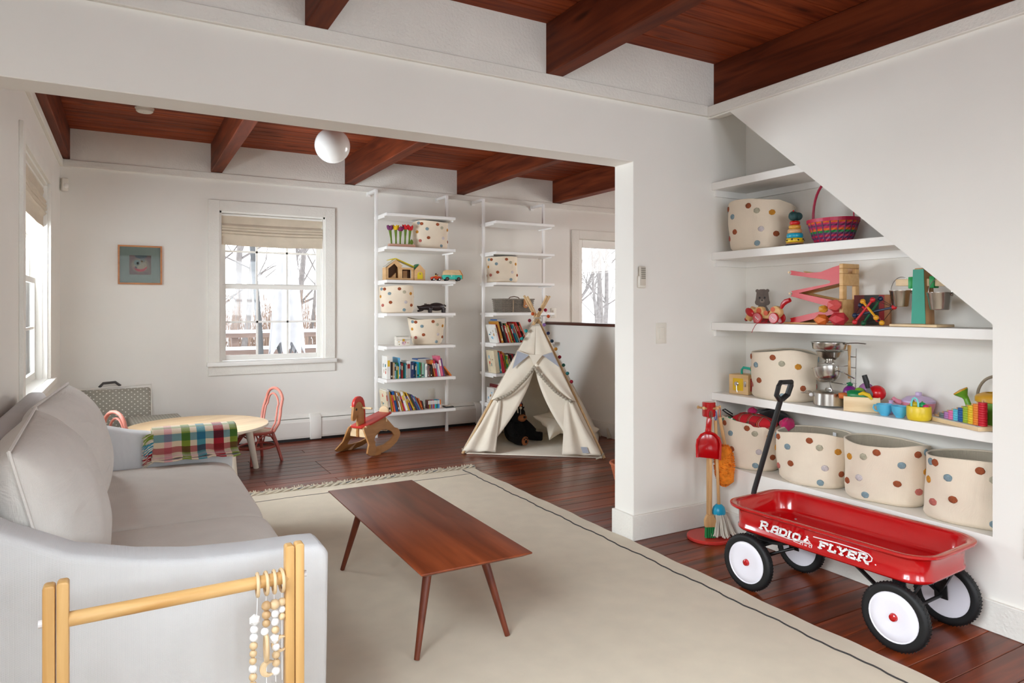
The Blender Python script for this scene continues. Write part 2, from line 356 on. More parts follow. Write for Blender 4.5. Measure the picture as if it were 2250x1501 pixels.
# ------------------------------------------------------------ large furniture
def pillow(g,w,h,t,nu=18,nv=18,pin=.06,mx=None,p=2.6,wr=0,seed=0):
    """closed cushion lying in local xz, thickness along y; corners pinched"""
    rr=random.Random(seed); ph=[rr.uniform(0,6) for _ in range(6)]
    for sgn in (-1,1):
        def fn(a,b,sgn=sgn):
            u,v=2*a-1,2*b-1
            k=max(0,(1-abs(u)**p)*(1-abs(v)**p))**.5
            x=u*w/2*(1-pin*(v*v)*(1-abs(u)**3)*.6); z=v*h/2*(1-pin*(u*u)*(1-abs(v)**3)*.6)
            d=wr*(math.sin(7*u+3*v+ph[0])*math.sin(3*v+ph[1])+.6*math.sin(13*u-5*v+ph[2]))*k
            return (x,sgn*(k*t/2+d*(1 if sgn>0 else .6)),z)
        g.grid(fn,nu,nv,mx=mx)
    return g
def weld(g,name,mat,parent,mods=(),**k):
    o=P(name,g,mat,parent,smooth=True,ang=80,**k)
    bm=bmesh.new(); bm.from_mesh(o.data); bmesh.ops.remove_doubles(bm,verts=bm.verts,dist=.0006); bmesh.ops.recalc_face_normals(bm,faces=bm.faces); bm.to_mesh(o.data); bm.free()
    for t,kw in mods:
        md=o.modifiers.new(t.lower(),t)
        for a,b in kw.items(): setattr(md,a,b)
    return o
# rug
m_rug=weave('natural_jute_weave',rgb(230,215,190),.98,210,.6,.05)
m_rugline=M('charcoal_yarn',rgb(58,54,52),.95,.2,60)
m_fringe=weave('cream_yarn',rgb(226,214,190),.95,200,.6)
rug=T('area_rug','large natural woven rug with thin dark border lines under the coffee table','rug',(0,0,0))
def edge(y): return 2.44+.004*math.sin(y*9)+.003*math.sin(y*23+1)
g=G(); n=140; top=[]
ys=[.55+(4.965-.55)*i/(n-1) for i in range(n)]
vs=[]; fs=[]
for y_ in ys: vs+=[(-.25,y_,.001),(edge(y_),y_,.001),(-.25,y_,.012),(edge(y_),y_,.012)]
for i in range(n-1):
    a=4*i; b=a+4; fs+=[(a+2,a+3,b+3,b+2),(a+1,b+1,b+3,a+3),(a,a+2,b+2,b)]
fs+=[(0,1,3,2),(4*n-4,4*n-2,4*n-1,4*n-3)]
P('weave_field',g.add(vs,fs),m_rug,rug)
g=G(); m=150
g.tube([(2.335+.005*math.sin(i*.45)+.003*math.sin(i*1.7),.6+4.33*i/(m-1),.0125) for i in range(m)],.0045,5)
P('border_line',g,m_rugline,rug)
P('end_line',G().tube([(.0+2.33*i/30,4.79+.004*math.sin(i*1.1),.0125) for i in range(31)],.002,5),m_rugline,rug)
g=G()
for j in range(3):
    g.tube([(-.25+2.71*i/180,4.972+.011*math.sin(i*.55+j*2.1),.014+.008*math.cos(i*.55+j*2.1)) for i in range(181)],.009,6)
P('braided_edge',g,m_fringe,rug,smooth=True)
g=G().tube([(-.25+2.71*i/180,4.974+.013*math.sin(i*.275),.021+.004*math.cos(i*.275)) for i in range(181)],.0035,5)
P('braid_thread',g,M('slate_yarn',rgb(96,104,112),.95),rug)
g=G(); r2=random.Random(8)
for i in range(420):
    x=r2.uniform(-.25,2.46); a=r2.uniform(-.9,.9); l=r2.uniform(.018,.045)
    g.tube([(x,4.985,.018),(x+math.sin(a)*l*.6,4.985+l*.6,.022+r2.uniform(0,.015)),(x+math.sin(a)*l,4.985+l,.004+r2.uniform(0,.01))],[.0035,.003,.002],4)
tag(P('fringe',g,m_fringe,rug),kind='stuff')
# coffee table
m_walnut=wood('walnut_veneer',rgb(108,48,24),rgb(152,76,42),1,.36,1.4,9,coat=.0,bmp=.02,spec=.3)
m_walleg=wood('walnut_leg',rgb(84,34,18),rgb(126,58,30),2,.42,2.5,9)
ct=T('coffee_table','low rectangular walnut coffee table with tapered splayed legs on the rug','table',(1.115,2.843,.0135))
g=G(); hx,hy=.225,.628
lo=[(-hx+.028,-hy+.028),(hx-.028,-hy+.028),(hx-.028,hy-.028),(-hx+.028,hy-.028)]; up=[(-hx,-hy),(hx,-hy),(hx,hy),(-hx,hy)]
g.add([(*p,.342) for p in lo]+[(*p,.357) for p in up]+[(*p,.363) for p in up],[(3,2,1,0),(8,9,10,11)]+[(i,(i+1)%4,4+(i+1)%4,4+i) for i in range(4)]+[(4+i,4+(i+1)%4,8+(i+1)%4,8+i) for i in range(4)])
P('tabletop',g,m_walnut,ct,bevel=.002)
for sx_ in (-1,1):
    for sy_ in (-1,1):
        P('leg',G().tube([(sx_*.19,sy_*.495,0),(sx_*.108,sy_*.42,.345)],[.0105,.019],14),m_walleg,ct,smooth=True)
for y_ in (-.425,.425): P('stretcher',G().cb(0,y_,.332,.27,.05,.02),m_walleg,ct)
# sofa
m_linen=weave('white_linen',rgb(214,214,215),.95,140,.25,.03,.1)
m_linen2=weave('seat_linen',rgb(222,216,208),.95,140,.25,.04,.2)
sofa=T('sofa','white linen slipcovered sofa with loose back cushions along the left wall','sofa',(0,0,0))
def arm(y0,y1):
    prof=[(-.45,.014),(.522,.014),(.53,.56),(.522,.585),(.50,.597),(.44,.601),(.30,.604),(.15,.615),(.02,.637),(-.12,.675),(-.26,.75),(-.36,.82),(-.45,.86)]
    return G().prism(prof,y0,y1,'y')
P('arm',arm(2.05,2.19),m_linen,sofa,bevel=.02,seg=3)
P('arm',arm(4.17,4.31),m_linen,sofa,bevel=.02,seg=3)
P('base',G().box(-.45,.47,2.19,4.17,.02,.29),m_linen,sofa,bevel=.01)
P('back_frame',G().prism([(-.455,.02),(-.30,.02),(-.36,.84),(-.38,.865),(-.43,.87),(-.455,.85)],2.06,4.30,'y'),m_linen,sofa,bevel=.015,seg=3)
def seatc(y0,y1):
    g=G()
    def fn(a,b):
        # closed profile loop a around, b along y
        th=2*math.pi*a; e=.42
        cx,cz=.10,.37; hx_,hz=.415,.088
        c_,s_=math.cos(th),math.sin(th)
        x=cx+hx_*math.copysign(abs(c_)**e,c_); z=cz+hz*math.copysign(abs(s_)**e,s_)
        t=2*b-1; k=1-abs(t)**9*.16
        yy=(y0+y1)/2+t*(y1-y0)/2
        z=cz+(z-cz)*k+.016*(1-t*t)*(1 if s_>0 else 0)*(1-((x-cx)/hx_)**4); x=cx+(x-cx)*(1-abs(t)**12*.03)
        return (x,yy,z)
    g.grid(fn,44,26,cu=True)
    for j in (0,25): g.f.append([i*26+j for i in range(44)])
    return g
for a,b in ((2.2,3.02),(3.03,4.16)): weld(seatc(a,b),'seat_cushion',m_linen2,sofa)
m_crease=weave('wrinkled_linen',rgb(226,222,216),.95,140,.25,.04,.2)
def crumple(m,scale,strength,dist,stretch=(1,1,1)):
    nt=m.node_tree; b=nt.nodes['Principled BSDF']; old=b.inputs['Normal'].links[0].from_node; mp=coords(nt,stretch)
    n=N(nt,'ShaderNodeTexNoise',Scale=scale,Detail=3.,Distortion=1.2); nt.links.new(mp.outputs[0],n.inputs['Vector'])
    bp=N(nt,'ShaderNodeBump'); bp.inputs['Strength'].default_value=strength; bp.inputs['Distance'].default_value=dist; nt.links.new(n.outputs[0],bp.inputs['Height']); nt.links.new(old.outputs[0],bp.inputs['Normal']); nt.links.new(bp.outputs[0],b.inputs['Normal'])
crumple(m_crease,4,.30,.05,(2.2,.8,2.6)); crumple(m_linen,4,.3,.03,(1,1,.6)); crumple(m_linen2,3,.25,.03)
for (yc,w_,x_,z_,h_,tl,rz,sd) in ((2.66,.95,-.215,.655,.56,-14,2,3),(3.62,.96,-.225,.655,.55,-12,-3,7)):
    mx=TR(x_,yc,z_)@rot_z(R(90+rz))@RX(R(tl))
    weld(pillow(G(),w_,h_,.32,34,26,.1,mx,2.3,.006,sd),'back_cushion',m_crease,sofa,mods=(SUB,))
    q=[]
    for i in range(97):
        s_=i/96*4; e_=int(s_)%4; f=s_-int(s_); u,v=[(-1+2*f,-1),(1,-1+2*f),(1-2*f,1),(-1,1-2*f)][e_]
        q.append(tuple(mx@Vector((u*w_/2*(1-.06*(v*v)*(1-abs(u)**3)),0,v*h_/2*(1-.06*(u*u)*(1-abs(v)**3))))))
    P('cushion_seam',G().tube(q[:-1],.005,6,closed=True),m_crease,sofa,smooth=True)
for i,(yc,zz) in enumerate(((2.66,.93),(3.62,.92))):
    pass
# plaid blanket over the far arm
def plaid():
    m,nt,b=base('plaid_wool'); t=N(nt,'ShaderNodeTexCoord'); s=N(nt,'ShaderNodeSeparateXYZ'); nt.links.new(t.outputs['UV'],s.inputs[0])
    cream=rgb(226,214,196)
    def ramp(src,bands):
        r=N(nt,'ShaderNodeValToRGB'); r.color_ramp.interpolation='CONSTANT'; e=r.color_ramp.elements
        e[0].color=cream; e[0].position=0; e.remove(e[1])
        for a,b_,c in bands:
            q=e.new(a); q.color=c
            if b_<1: q=e.new(b_); q.color=cream
        nt.links.new(src,r.inputs[0]); return r.outputs[0]
    gr,bl,rd,pk=rgb(126,150,44),rgb(72,150,172),rgb(166,20,42),rgb(222,168,176)
    v=ramp(s.outputs[0],[(.13,.22,pk),(.33,.43,gr),(.51,.61,bl),(.71,.83,rd),(.91,1,gr)])
    h=ramp(s.outputs[1],[(.0,.13,gr),(.29,.42,bl),(.52,.65,rd),(.78,.9,pk)])
    mx=N(nt,'ShaderNodeMix',data_type='RGBA',blend_type='MULTIPLY'); mx.inputs[0].default_value=.85
    nt.links.new(v,mx.inputs[6]); nt.links.new(h,mx.inputs[7]); 
    nn=N(nt,'ShaderNodeTexNoise',Scale=160.,Detail=2.); nt.links.new(t.outputs['Object'],nn.inputs['Vector'])
    nt.links.new(mx.outputs[2],b.inputs['Base Color']); b.inputs['Roughness'].default_value=1; b.inputs['Sheen Weight'].default_value=.4; bump(nt,b,nn.outputs[0],.6,.004)
    return m
m_plaid=plaid()
bl=T('plaid_blanket','folded plaid wool blanket with fringe draped over the far sofa arm','blanket',(0,0,0))
def drape(off,x0,x1,name,vend=1.,seed=0):
    # path over the arm: outer side, top, inner side, onto seat (y,z)
    path=[(4.335,.40),(4.33,.50),(4.325,.585),(4.30,.618),(4.24,.622),(4.18,.62),(4.152,.60),(4.145,.56),(4.143,.52),(4.138,.505),(4.125,.490),(4.08,.484),(4.02,.486)]
    path=[(a-(off if i>5 else (-off if i<3 else 0)),b+(off if i>2 else 0)) for i,(a,b) in enumerate(path)]
    L=[0]
    for p,q in zip(path,path[1:]): L.append(L[-1]+math.hypot(p[0]-q[0],p[1]-q[1]))
    nu,nv=44,40; vs=[]; uv=[]
    for i in range(nu):
        for j in range(nv):
            u=i/(nu-1); d=j/(nv-1)*L[-1]*vend
            k=max(q for q in range(len(L)-1) if L[q]<=d+1e-9); f=(d-L[k])/(L[k+1]-L[k]); y_=path[k][0]*(1-f)+path[k+1][0]*f; z_=path[k][1]*(1-f)+path[k+1][1]*f
            wv=.006*math.sin(u*19+seed)*min(1,max(0,(d-.42)/.12)); x_=x0+(x1-x0)*u+.012*(d-.4)*(u-.5)
            vs.append((x_,y_-abs(wv)*.9,z_+max(0,wv)*1.3-.03*(u>.9)*max(0,d-.45))); uv.append((u,max(0,min(1,(d-.33)/.30))))
    fs=[(i*nv+j,(i+1)*nv+j,(i+1)*nv+j+1,i*nv+j+1) for i in range(nu-1) for j in range(nv-1)]
    me=bpy.data.meshes.new(name); me.from_pydata(vs,[],fs); ul=me.uv_layers.new(name='UVMap')
    for l in me.loops: ul.data[l.index].uv=uv[l.vertex_index]
    me.materials.append(m_plaid); me.shade_smooth()
    return P(name,me,None,bl,mods=(('SOLIDIFY',dict(thickness=.006)),))
drape(.006,.115,.548,'cloth',1.,1); drape(.016,.12,.545,'fold',.94,2.4)
g=G(); r2=random.Random(5); gs=[G() for _ in range(4)]
for i in range(150):
    z=r2.uniform(.47,.63); y_=4.14-r2.uniform(.0,.02); l=r2.uniform(.03,.055); a=r2.uniform(-.9,.1)
    c=3 if r2.random()<.45 else (0 if z>.6 else 1 if .53<z<.585 else 2 if .49<z<.54 else 3)
    gs[c].tube([(.125,y_,z),(.125-l*.5,y_-.006,z+math.sin(a)*l*.4),(.125-l,y_-.004,z+math.sin(a)*l-.008)],[.0026,.0024,.0016],4)
for q,c in zip(gs,((126,150,44),(72,150,172),(166,20,42),(226,214,196))): tag(P('fringe',q,M('wool_%d_%d'%c[:2],rgb(*c),.95,.2,40),bl),kind='stuff')
# wooden play gym standing against the near sofa arm, with hanging bead strands
m_pine=wood('oiled_pine',rgb(196,148,84),rgb(222,180,118),2,.45,2.2,12,bmp=.02)
m_pinex=wood('oiled_pine_dowel',rgb(200,152,88),rgb(224,184,124),0,.45,2.2,12,bmp=.02)
gym=T('baby_play_gym','pine baby play gym with one dowel standing against the near sofa arm','play gym',(0,0,0))
def slat(x,y,z1,w=.0235,dp=.034,lean=0):
    pr=[(x-w/2,.0135),(x+w/2,.0135)]+[(x+w/2-.006+.006*math.cos(R(a)),z1-.006+.006*math.sin(R(a))) for a in (0,45,90)]+[(x-w/2+.006+.006*math.cos(R(a)),z1-.006+.006*math.sin(R(a))) for a in (90,135,180)]
    return G().prism(pr,y-dp/2,y+dp/2,'y')
for x,y,z in ((.383,1.905,.662),(.4085,1.905,.664),(-.150,1.83,.686),(-.124,1.83,.690)): P('post',slat(x,y,z,.0235),m_pine,gym,bevel=.003)
P('dowel',G().cyl((-.124,1.83,.600),(.383,1.905,.575),.0165,n=20),m_pinex,gym,smooth=True)
for x,y,z,s in ((.4205,1.905,.575,1),(-.162,1.83,.600,-1)): P('bolt',G().cyl((x,y,z),(x+s*.008,y,z),.009,n=10),M('white_plastic',rgb(228,226,228),.4),gym)
m_bead=wood('beech_bead',rgb(206,176,134),rgb(226,200,160),2,.5,6,6,bmp=0)
m_bdark=wood('walnut_bead',rgb(178,142,98),rgb(200,166,122),2,.5,6,6,bmp=0)
m_white=M('white_enamel_bead',rgb(238,238,238),.4)
def ico(g,c,r):
    t=(1+5**.5)/2; vs=[(-1,t,0),(1,t,0),(-1,-t,0),(1,-t,0),(0,-1,t),(0,1,t),(0,-1,-t),(0,1,-t),(t,0,-1),(t,0,1),(-t,0,-1),(-t,0,1)]
    fs=[(0,11,5),(0,5,1),(0,1,7),(0,7,10),(0,10,11),(1,5,9),(5,11,4),(11,10,2),(10,7,6),(7,1,8),(3,9,4),(3,4,2),(3,2,6),(3,6,8),(3,8,9),(4,9,5),(2,4,11),(6,2,10),(8,6,7),(9,8,1)]
    return g.add([(c[0]+v[0]*r/1.9,c[1]+v[1]*r/1.9,c[2]+v[2]*r/1.9) for v in vs],fs)
def strand(x,label,seq,swing=0):
    t=(x+.124)/.507; y=1.83+.075*t-.0; z=.600-.025*t
    o=T('hanging_bead_toy',label,'toy',(x,y,z),0,'toys hanging on the play gym dowel')
    P('ring',G().torus((0,0,-.0062),.028,.0046,24,8,'x',mx=rot_z(R(rnd.uniform(-5,5)))),m_bead,o,smooth=True)
    P('cord',G().cyl((0,0,-.04),(swing,-.008,-.27),.0012,n=5),m_white,o)
    z_=-.052
    for k,r,dx in seq:
        z_-=r if k!='gap' else 0
        xx=swing*(-z_)/.25; c=(xx+dx,-.004,z_)
        if k=='w': P('bead',G().sph(c,r,14,9),m_white,o,smooth=True)
        elif k=='n': P('bead',G().sph(c,r,14,9),m_bead,o,smooth=True)
        elif k=='d': P('bead',G().sph(c,r,14,9),m_bdark,o,smooth=True)
        elif k=='i': P('facet_bead',ico(G(),c,r*1.12),m_white,o)
        elif k=='o': P('teether_ring',G().torus((c[0],c[1],c[2]),r,.0055,22,8,'x',sc=(1,.55,1)),m_bead,o,smooth=True)
        elif k=='m':
            pr=arc(0,0,r,50,310,16)+arc(r*.45,0,r*.72,285,75,12); P('moon_pendant',G().prism([(c[0]+p,c[2]+q) for p,q in pr],c[1]-.005,c[1]+.005,'y'),m_bead,o,bevel=.002)
        z_-=r if k!='gap' else r
strand(.300,'leftmost bead strand on the play gym, starting with a white faceted bead',[('gap',.03,0),('i',.0135,-.004),('w',.0105,-.004),('w',.011,-.004),('n',.0105,-.004),('n',.0095,-.004),('n',.0095,-.004),('w',.011,-.003),('n',.0105,-.002),('n',.0105,-.002),('n',.013,-.002)],-.01)
strand(.322,'dark bead strand with oval teether, second from left on the play gym',[('d',.0125,0),('d',.0115,0),('d',.0105,0),('w',.0105,-.004),('o',.034,0),('m',.021,.004)],0)
strand(.343,'natural and white bead strand, third from left on the play gym',[('n',.0135,0),('w',.011,0),('w',.011,0),('n',.0105,.001),('i',.0125,-.002),('w',.0105,.002),('n',.0105,.002),('n',.0105,.002),('w',.0115,.001)],.003)
strand(.363,'short bead strand next to the post of the play gym',[('n',.0105,0),('w',.0095,0),('n',.0095,0),('gap',.04,0),('m',.022,-.006)],0)
# wall ladder shelves
m_powder=M('white_powder_coat',rgb(240,238,235),.4,.01,5)
SZ=[2.238,1.91,1.582,1.256,.931,.606,.281]
def unit(x0,label):
    o=T('ladder_bookcase',label,'bookcase',(x0,0,0),0,'white wall-mounted ladder bookcases')
    for i,x in enumerate((-.016,.756)):
        p=P('post',G().box(x-.014,x+.014,6.63,6.658,0,2.50),m_powder,o,bevel=.003,seg=1)
        P('wall_bracket',G().box(x-.014,x+.014,6.658,6.898,2.472,2.50).cb(x,6.892,2.48,.04,.012,.05),m_powder,p)
        for z in SZ: P('shelf_arm',G().box(x+(.014 if i==0 else -.02),x+(.02 if i==0 else -.014),6.44,6.72,z-.045,z-.03),m_powder,p)
    for z in SZ: P('shelf',G().box(0,.74,6.38,6.76,z-.031,z-.0012),m_powder,o,bevel=.003,seg=1)
    return o
unit(2.20,'white ladder bookcase nearer the window, with felt flowers and toy camper')
unit(3.408,'white ladder bookcase behind the tepee, with wicker hamper on its middle shelf')
# alcove shelves
def ashelf(z,y1,label,sup=True):
    o=T('alcove_shelf',label,'shelf',(0,0,0),0,'built-in shelves in the alcove')
    P('board',G().box(3.078,3.374,y1,YH-.001,z-.046,z-.0012),m_shelf,o,bevel=.002,seg=1)
    if sup: P('cleat',G().box(3.357,3.375,y1,YH,z-.084,z-.046).box(3.10,3.357,YH-.018,YH,z-.084,z-.046),m_shelf,o)
ashelf(2.060,2.16,'short empty white shelf, topmost in the stair alcove'); ashelf(1.638,1.64,'white alcove shelf carrying the pink easter basket and stacking rings')
ashelf(1.2164,1.2,'white alcove shelf carrying the red zigzag ramp and balance scale'); ashelf(.795,1.2,'white alcove shelf carrying the toy kitchen things and watering can',)
# ------------------------------------------------------------ red wagon
m_red=M('red_enamel',rgb(178,8,14),.18,.02,3,coat=.6)
m_tyre=M('black_rubber',rgb(13,14,16),.6,.1,30)
m_hub=M('white_wheel_enamel',rgb(232,230,238),.25,.01,3)
m_decal=M('white_print',rgb(240,238,238),.45,.01)
wg=T('wagon','red metal pull wagon with white wheels and black handle','wagon',(2.727,1.893,0),R(3.7))
def rrect(hx,hy,r,n=6):
    pts=[]
    for cx,cy,a0 in ((hx-r,hy-r,0),(-hx+r,hy-r,90),(-hx+r,-hy+r,180),(hx-r,-hy+r,270)):
        for i in range(n+1):
            a=R(a0+90*i/n); pts.append((cx+r*math.cos(a),cy+r*math.sin(a)))
    return pts
def loft(g,loops,cap0=True,cap1=True):
    n=len(loops[0]); b=len(g.v)
    for l in loops: g.v+=l
    for i in range(len(loops)-1):
        for j in range(n): g.f.append([b+i*n+j,b+i*n+(j+1)%n,b+(i+1)*n+(j+1)%n,b+(i+1)*n+j])
    if cap0: g.f.append([b+j for j in range(n-1,-1,-1)])
    if cap1: g.f.append([b+(len(loops)-1)*n+j for j in range(n)])
    return g
lp=[]
for hx,hy,r,z in ((.180,.415,.07,.262),(.196,.431,.085,.265),(.203,.438,.092,.273),(.203,.438,.092,.281),(.197,.432,.086,.288),(.199,.434,.086,.352),(.206,.441,.092,.362),(.232,.467,.118,.369),(.238,.473,.124,.374),(.238,.473,.124,.381),(.231,.466,.117,.384),(.208,.443,.094,.380),(.199,.434,.085,.372),(.192,.427,.08,.300),(.184,.419,.072,.285),(.172,.407,.06,.281)):
    lp.append([(p[0],p[1],z) for p in rrect(hx,hy,r,8)])
bed=P('bed',loft(G(),lp),m_red,wg,smooth=True,ang=50)
for y_ in (-.3,.3):
    for x_ in (-.11,.11): P('bolt',G().sph((x_,y_,.282),.006,8,5,(1,1,.5)),M('steel',rgb(190,190,192),.3,.03,8,metal=1),bed)
def wheel(x,y,sgn):
    w=P('tyre',G().lathe([(.095,-.017),(.112,-.02),(.122,-.018),(.1265,-.010),(.127,0),(.1265,.010),(.122,.018),(.112,.02),(.095,.017),(.095,-.017)],40,TR(x,y,.127)@RY(R(90)),cap=False),m_tyre,wg,smooth=True,ang=60)
    g=G()
    for i in range(56):
        a=2*math.pi*i/56; g.box(-.0115,-.004,-.0016,.0016,.1262,.1286,TR(x,y,.1262)@Matrix.Rotation(a,4,'X')); g.box(.004,.0115,-.0016,.0016,.1262,.1286,TR(x,y,.127)@Matrix.Rotation(a+.056,4,'X'))
    tag(P('tread',g,m_tyre,w),kind='stuff')
    s=sgn
    h=P('wheel_disc',G().lathe([(.0001,s*.012),(.03,s*.014),(.06,s*.018),(.083,s*.0185),(.09,s*.014),(.094,s*.017),(.0965,s*.013),(.0965,-s*.013),(.088,-s*.012),(.05,-s*.004),(.0001,-s*.004)],36,TR(x,y,.127)@RY(R(90)),cap=False),m_hub,wg,smooth=True,ang=50)
    P('hub_cap',G().lathe([(.0001,s*.026),(.008,s*.0255),(.0135,s*.022),(.016,s*.014),(.0165,s*.010)],20,TR(x,y,.127)@RY(R(90)),cap=False),m_red,h,smooth=True)
for y_ in (-.335,.335):
    for s in (-1,1): wheel(s*.2,y_,s)
P('axle',G().cyl((-.19,-.335,.127),(.19,-.335,.127),.007),m_black,wg,smooth=True)
P('axle',G().cyl((-.19,.335,.127),(.19,.335,.127),.007),m_black,wg,smooth=True)
def strap(pts,w):
    g=G()
    for a,b in zip(pts,pts[1:]):
        a,b=Vector(a),Vector(b); d=(b-a).normalized(); n=Vector((1,0,0)) if w[0]=='x' else Vector((0,1,0)); u=d.cross(n).normalized(); h=w[1]/2; t=.003
        vs=[p+n*s*h+u*q*t for p in (a,b) for s,q in ((-1,-1),(1,-1),(1,1),(-1,1))]; g.add(vs,[(3,2,1,0),(4,5,6,7),(0,1,5,4),(1,2,6,5),(2,3,7,6),(3,0,4,7)])
    return g
for s in (-1,1):
    P('axle_bracket',strap([(s*.155,-.335,.115),(s*.155,-.325,.262)],('y',.05)),m_black,wg)
    P('strut',strap([(s*.15,-.335,.135),(s*.14,-.13,.262)],('x',.022)),m_black,wg)
    P('strut',strap([(s*.15,-.335,.14),(s*.13,-.40,.262)],('x',.02)),m_black,wg)
    P('axle_bracket',strap([(s*.15,.335,.115),(s*.12,.335,.20)],('y',.05)),m_black,wg)
    P('strut',G().cyl((s*.13,.335,.135),(s*.05,.20,.20),.006),m_black,wg)
P('turntable',G().lathe([(.10,.20),(.10,.212),(.085,.222),(.085,.262),(.0001,.262)],28,TR(0,.335,0)),m_black,wg,smooth=True)
P('bolster',G().box(-.155,.155,.30,.37,.19,.208).box(-.05,.05,.37,.455,.178,.206),m_black,wg,bevel=.008)
hd=P('handle_shaft',G().tube([(0,.462,.192),(.008,.482,.30),(.02,.468,.40),(.034,.327,.868)],[.0125,.0125,.0125,.0125],14),m_black,wg,smooth=True)
a=Vector((.034,.327,.868)); dr=(Vector((.034,.327,.868))-Vector((.02,.468,.40))).normalized(); sd=Vector((1,0,0)); sd=(sd-dr*sd.dot(dr)).normalized(); pts=[(-.012,0),(-.044,.022),(-.047,.07),(-.04,.088),(.04,.088),(.047,.07),(.044,.022),(.012,0)]
P('grip',G().tube([a+sd*p+dr*(q-.004) for p,q in pts],.0115,10,closed=True,flat=1.25),m_black,hd,smooth=True)
P('yoke',G().cb(0,.455,.19,.075,.045,.026),m_black,wg,bevel=.008)
# lettering on the near side, drawn in strokes with slab serifs
LET={'R':[[(0,0),(0,1)],[(0,.97),(.45,.97),(.62,.85),(.6,.6),(.42,.48),(0,.48)],[(.36,.48),(.72,0),(.9,-.04)]],'A':[[(0,0),(.12,.9),(.3,1),(.62,1),(.68,.9),(.7,0)],[(.1,.45),(.7,.45)]],
'D':[[(0,0),(0,1)],[(0,.96),(.42,.96),(.66,.75),(.66,.25),(.42,.04),(0,.04)]],'I':[[(.2,0),(.2,1)]],'O':[[(.14,.02),(.5,.02),(.64,.2),(.64,.8),(.5,.98),(.14,.98),(0,.8),(0,.2),(.14,.02)]],
'F':[[(0,0),(0,1)],[(0,.93),(.66,.93),(.68,.80)],[(0,.5),(.4,.5)]],'L':[[(0,0),(0,1)],[(0,.05),(.6,.05),(.6,.3)]],'Y':[[(.33,0),(.33,.45),(0,1)],[(.33,.45),(.68,1)]],'E':[[(0,0),(0,1)],[(0,.95),(.62,.95),(.62,.76)],[(0,.52),(.44,.52)],[(0,.05),(.62,.05),(.62,.25)]]}
SER={'R':[(0,0),(0,1)],'A':[(0,0),(.7,0)],'D':[(0,0),(0,1)],'I':[(.2,0),(.2,1)],'O':[],'F':[(0,0),(0,1)],'L':[(0,0),(0,1)],'Y':[(.33,0),(0,1),(.68,1)],'E':[(0,0),(0,1)]}
def ribbon(g,pts,w,f,closed=False):
    for a,b in zip(pts,pts[1:]):
        dx,dy=b[0]-a[0],b[1]-a[1]; l=math.hypot(dx,dy) or 1; ex,ey=dx/l*w*.35,dy/l*w*.35; nx,ny=-dy/l*w/2,dx/l*w/2
        q=[(a[0]-ex+nx,a[1]-ey+ny),(b[0]+ex+nx,b[1]+ey+ny),(b[0]+ex-nx,b[1]+ey-ny),(a[0]-ex-nx,a[1]-ey-ny)]
        g.add([f(*p,0) for p in q]+[f(*p,1) for p in q],[(0,1,2,3),(7,6,5,4),(0,4,5,1),(1,5,6,2),(2,6,7,3),(3,7,4,0)])
def letter(ch,y,z,h,w,bold,par):
    # decal plane: local -x side; text runs toward -y
    f=lambda p,q,t:(-.1985-(.0016 if t else 0)-.0025*((z+q-.288)/.064),-p,q)
    g=G(); tr=lambda p:(y+p[0]*w+p[1]*h*.30,z+p[1]*h)
    for st in LET[ch]: ribbon(g,[tr(p) for p in st],bold,f)
    for s in SER[ch]: ribbon(g,[tr((s[0]-.16,s[1]+(.05 if s[1]==0 else -.05))),tr((s[0]+.2,s[1]+(.05 if s[1]==0 else -.05)))],bold*.62,f)
    return P('letter',g,m_decal,par)
F2=lambda p,q,t:(-.1985-(.0016 if t else 0)-.0025*((q-.288)/.064),-p,q)
lt=P('lettering',G().add([F2(.256,.297,0),F2(.261,.297,0),F2(.261,.302,0),F2(.256,.302,0)],[(0,1,2,3)]),m_decal,bed)
for ch,y_,h,w in (('R',-.259,.036,.046),('A',-.203,.030,.042),('D',-.160,.029,.044),('I',-.122,.028,.03),('O',-.096,.026,.046)): letter(ch,y_,.304,h,w,.0085,lt)
for ch,y_,h,w in (('F',.030,.030,.042),('L',.073,.030,.040),('Y',.108,.030,.046),('E',.154,.030,.042),('R',.196,.034,.044)): letter(ch,y_,.300,h,w,.0085,lt)
g=G(); ribbon(g,[(-.222,.302),(-.185,.2955),(-.12,.2935),(-.066,.2965)],.0035,F2); ribbon(g,[(-.10,.2895),(-.066,.2865)],.002,F2); ribbon(g,[(-.004,.336),(.10,.340),(.19,.3395),(.232,.334),(.246,.322),(.243,.309),(.23,.302),(.222,.303)],.0035,F2); P('swoosh',g,m_decal,lt)
g=G()
for c in (-.062,-.020): ribbon(g,[(c+.006*math.cos(R(a)),.289+.006*math.sin(R(a))) for a in range(0,361,40)],.0028,F2)
ribbon(g,[(-.068,.303),(-.022,.303)],.003,F2); ribbon(g,[(-.066,.298),(-.024,.298)],.0024,F2); ribbon(g,[(-.020,.304),(-.012,.298),(-.014,.290)],.0024,F2); ribbon(g,[(-.046,.307),(-.034,.318)],.010,F2); ribbon(g,[(-.034,.326),(-.033,.327)],.009,F2); ribbon(g,[(-.034,.315),(-.022,.308)],.003,F2)
ribbon(g,[(-.046,.286),(-.046,.291)],.0022,F2); ribbon(g,[(-.042,.286),(-.038,.286),(-.038,.291),(-.042,.291),(-.042,.286)],.0014,F2)
P('rider_emblem',g,m_decal,lt)
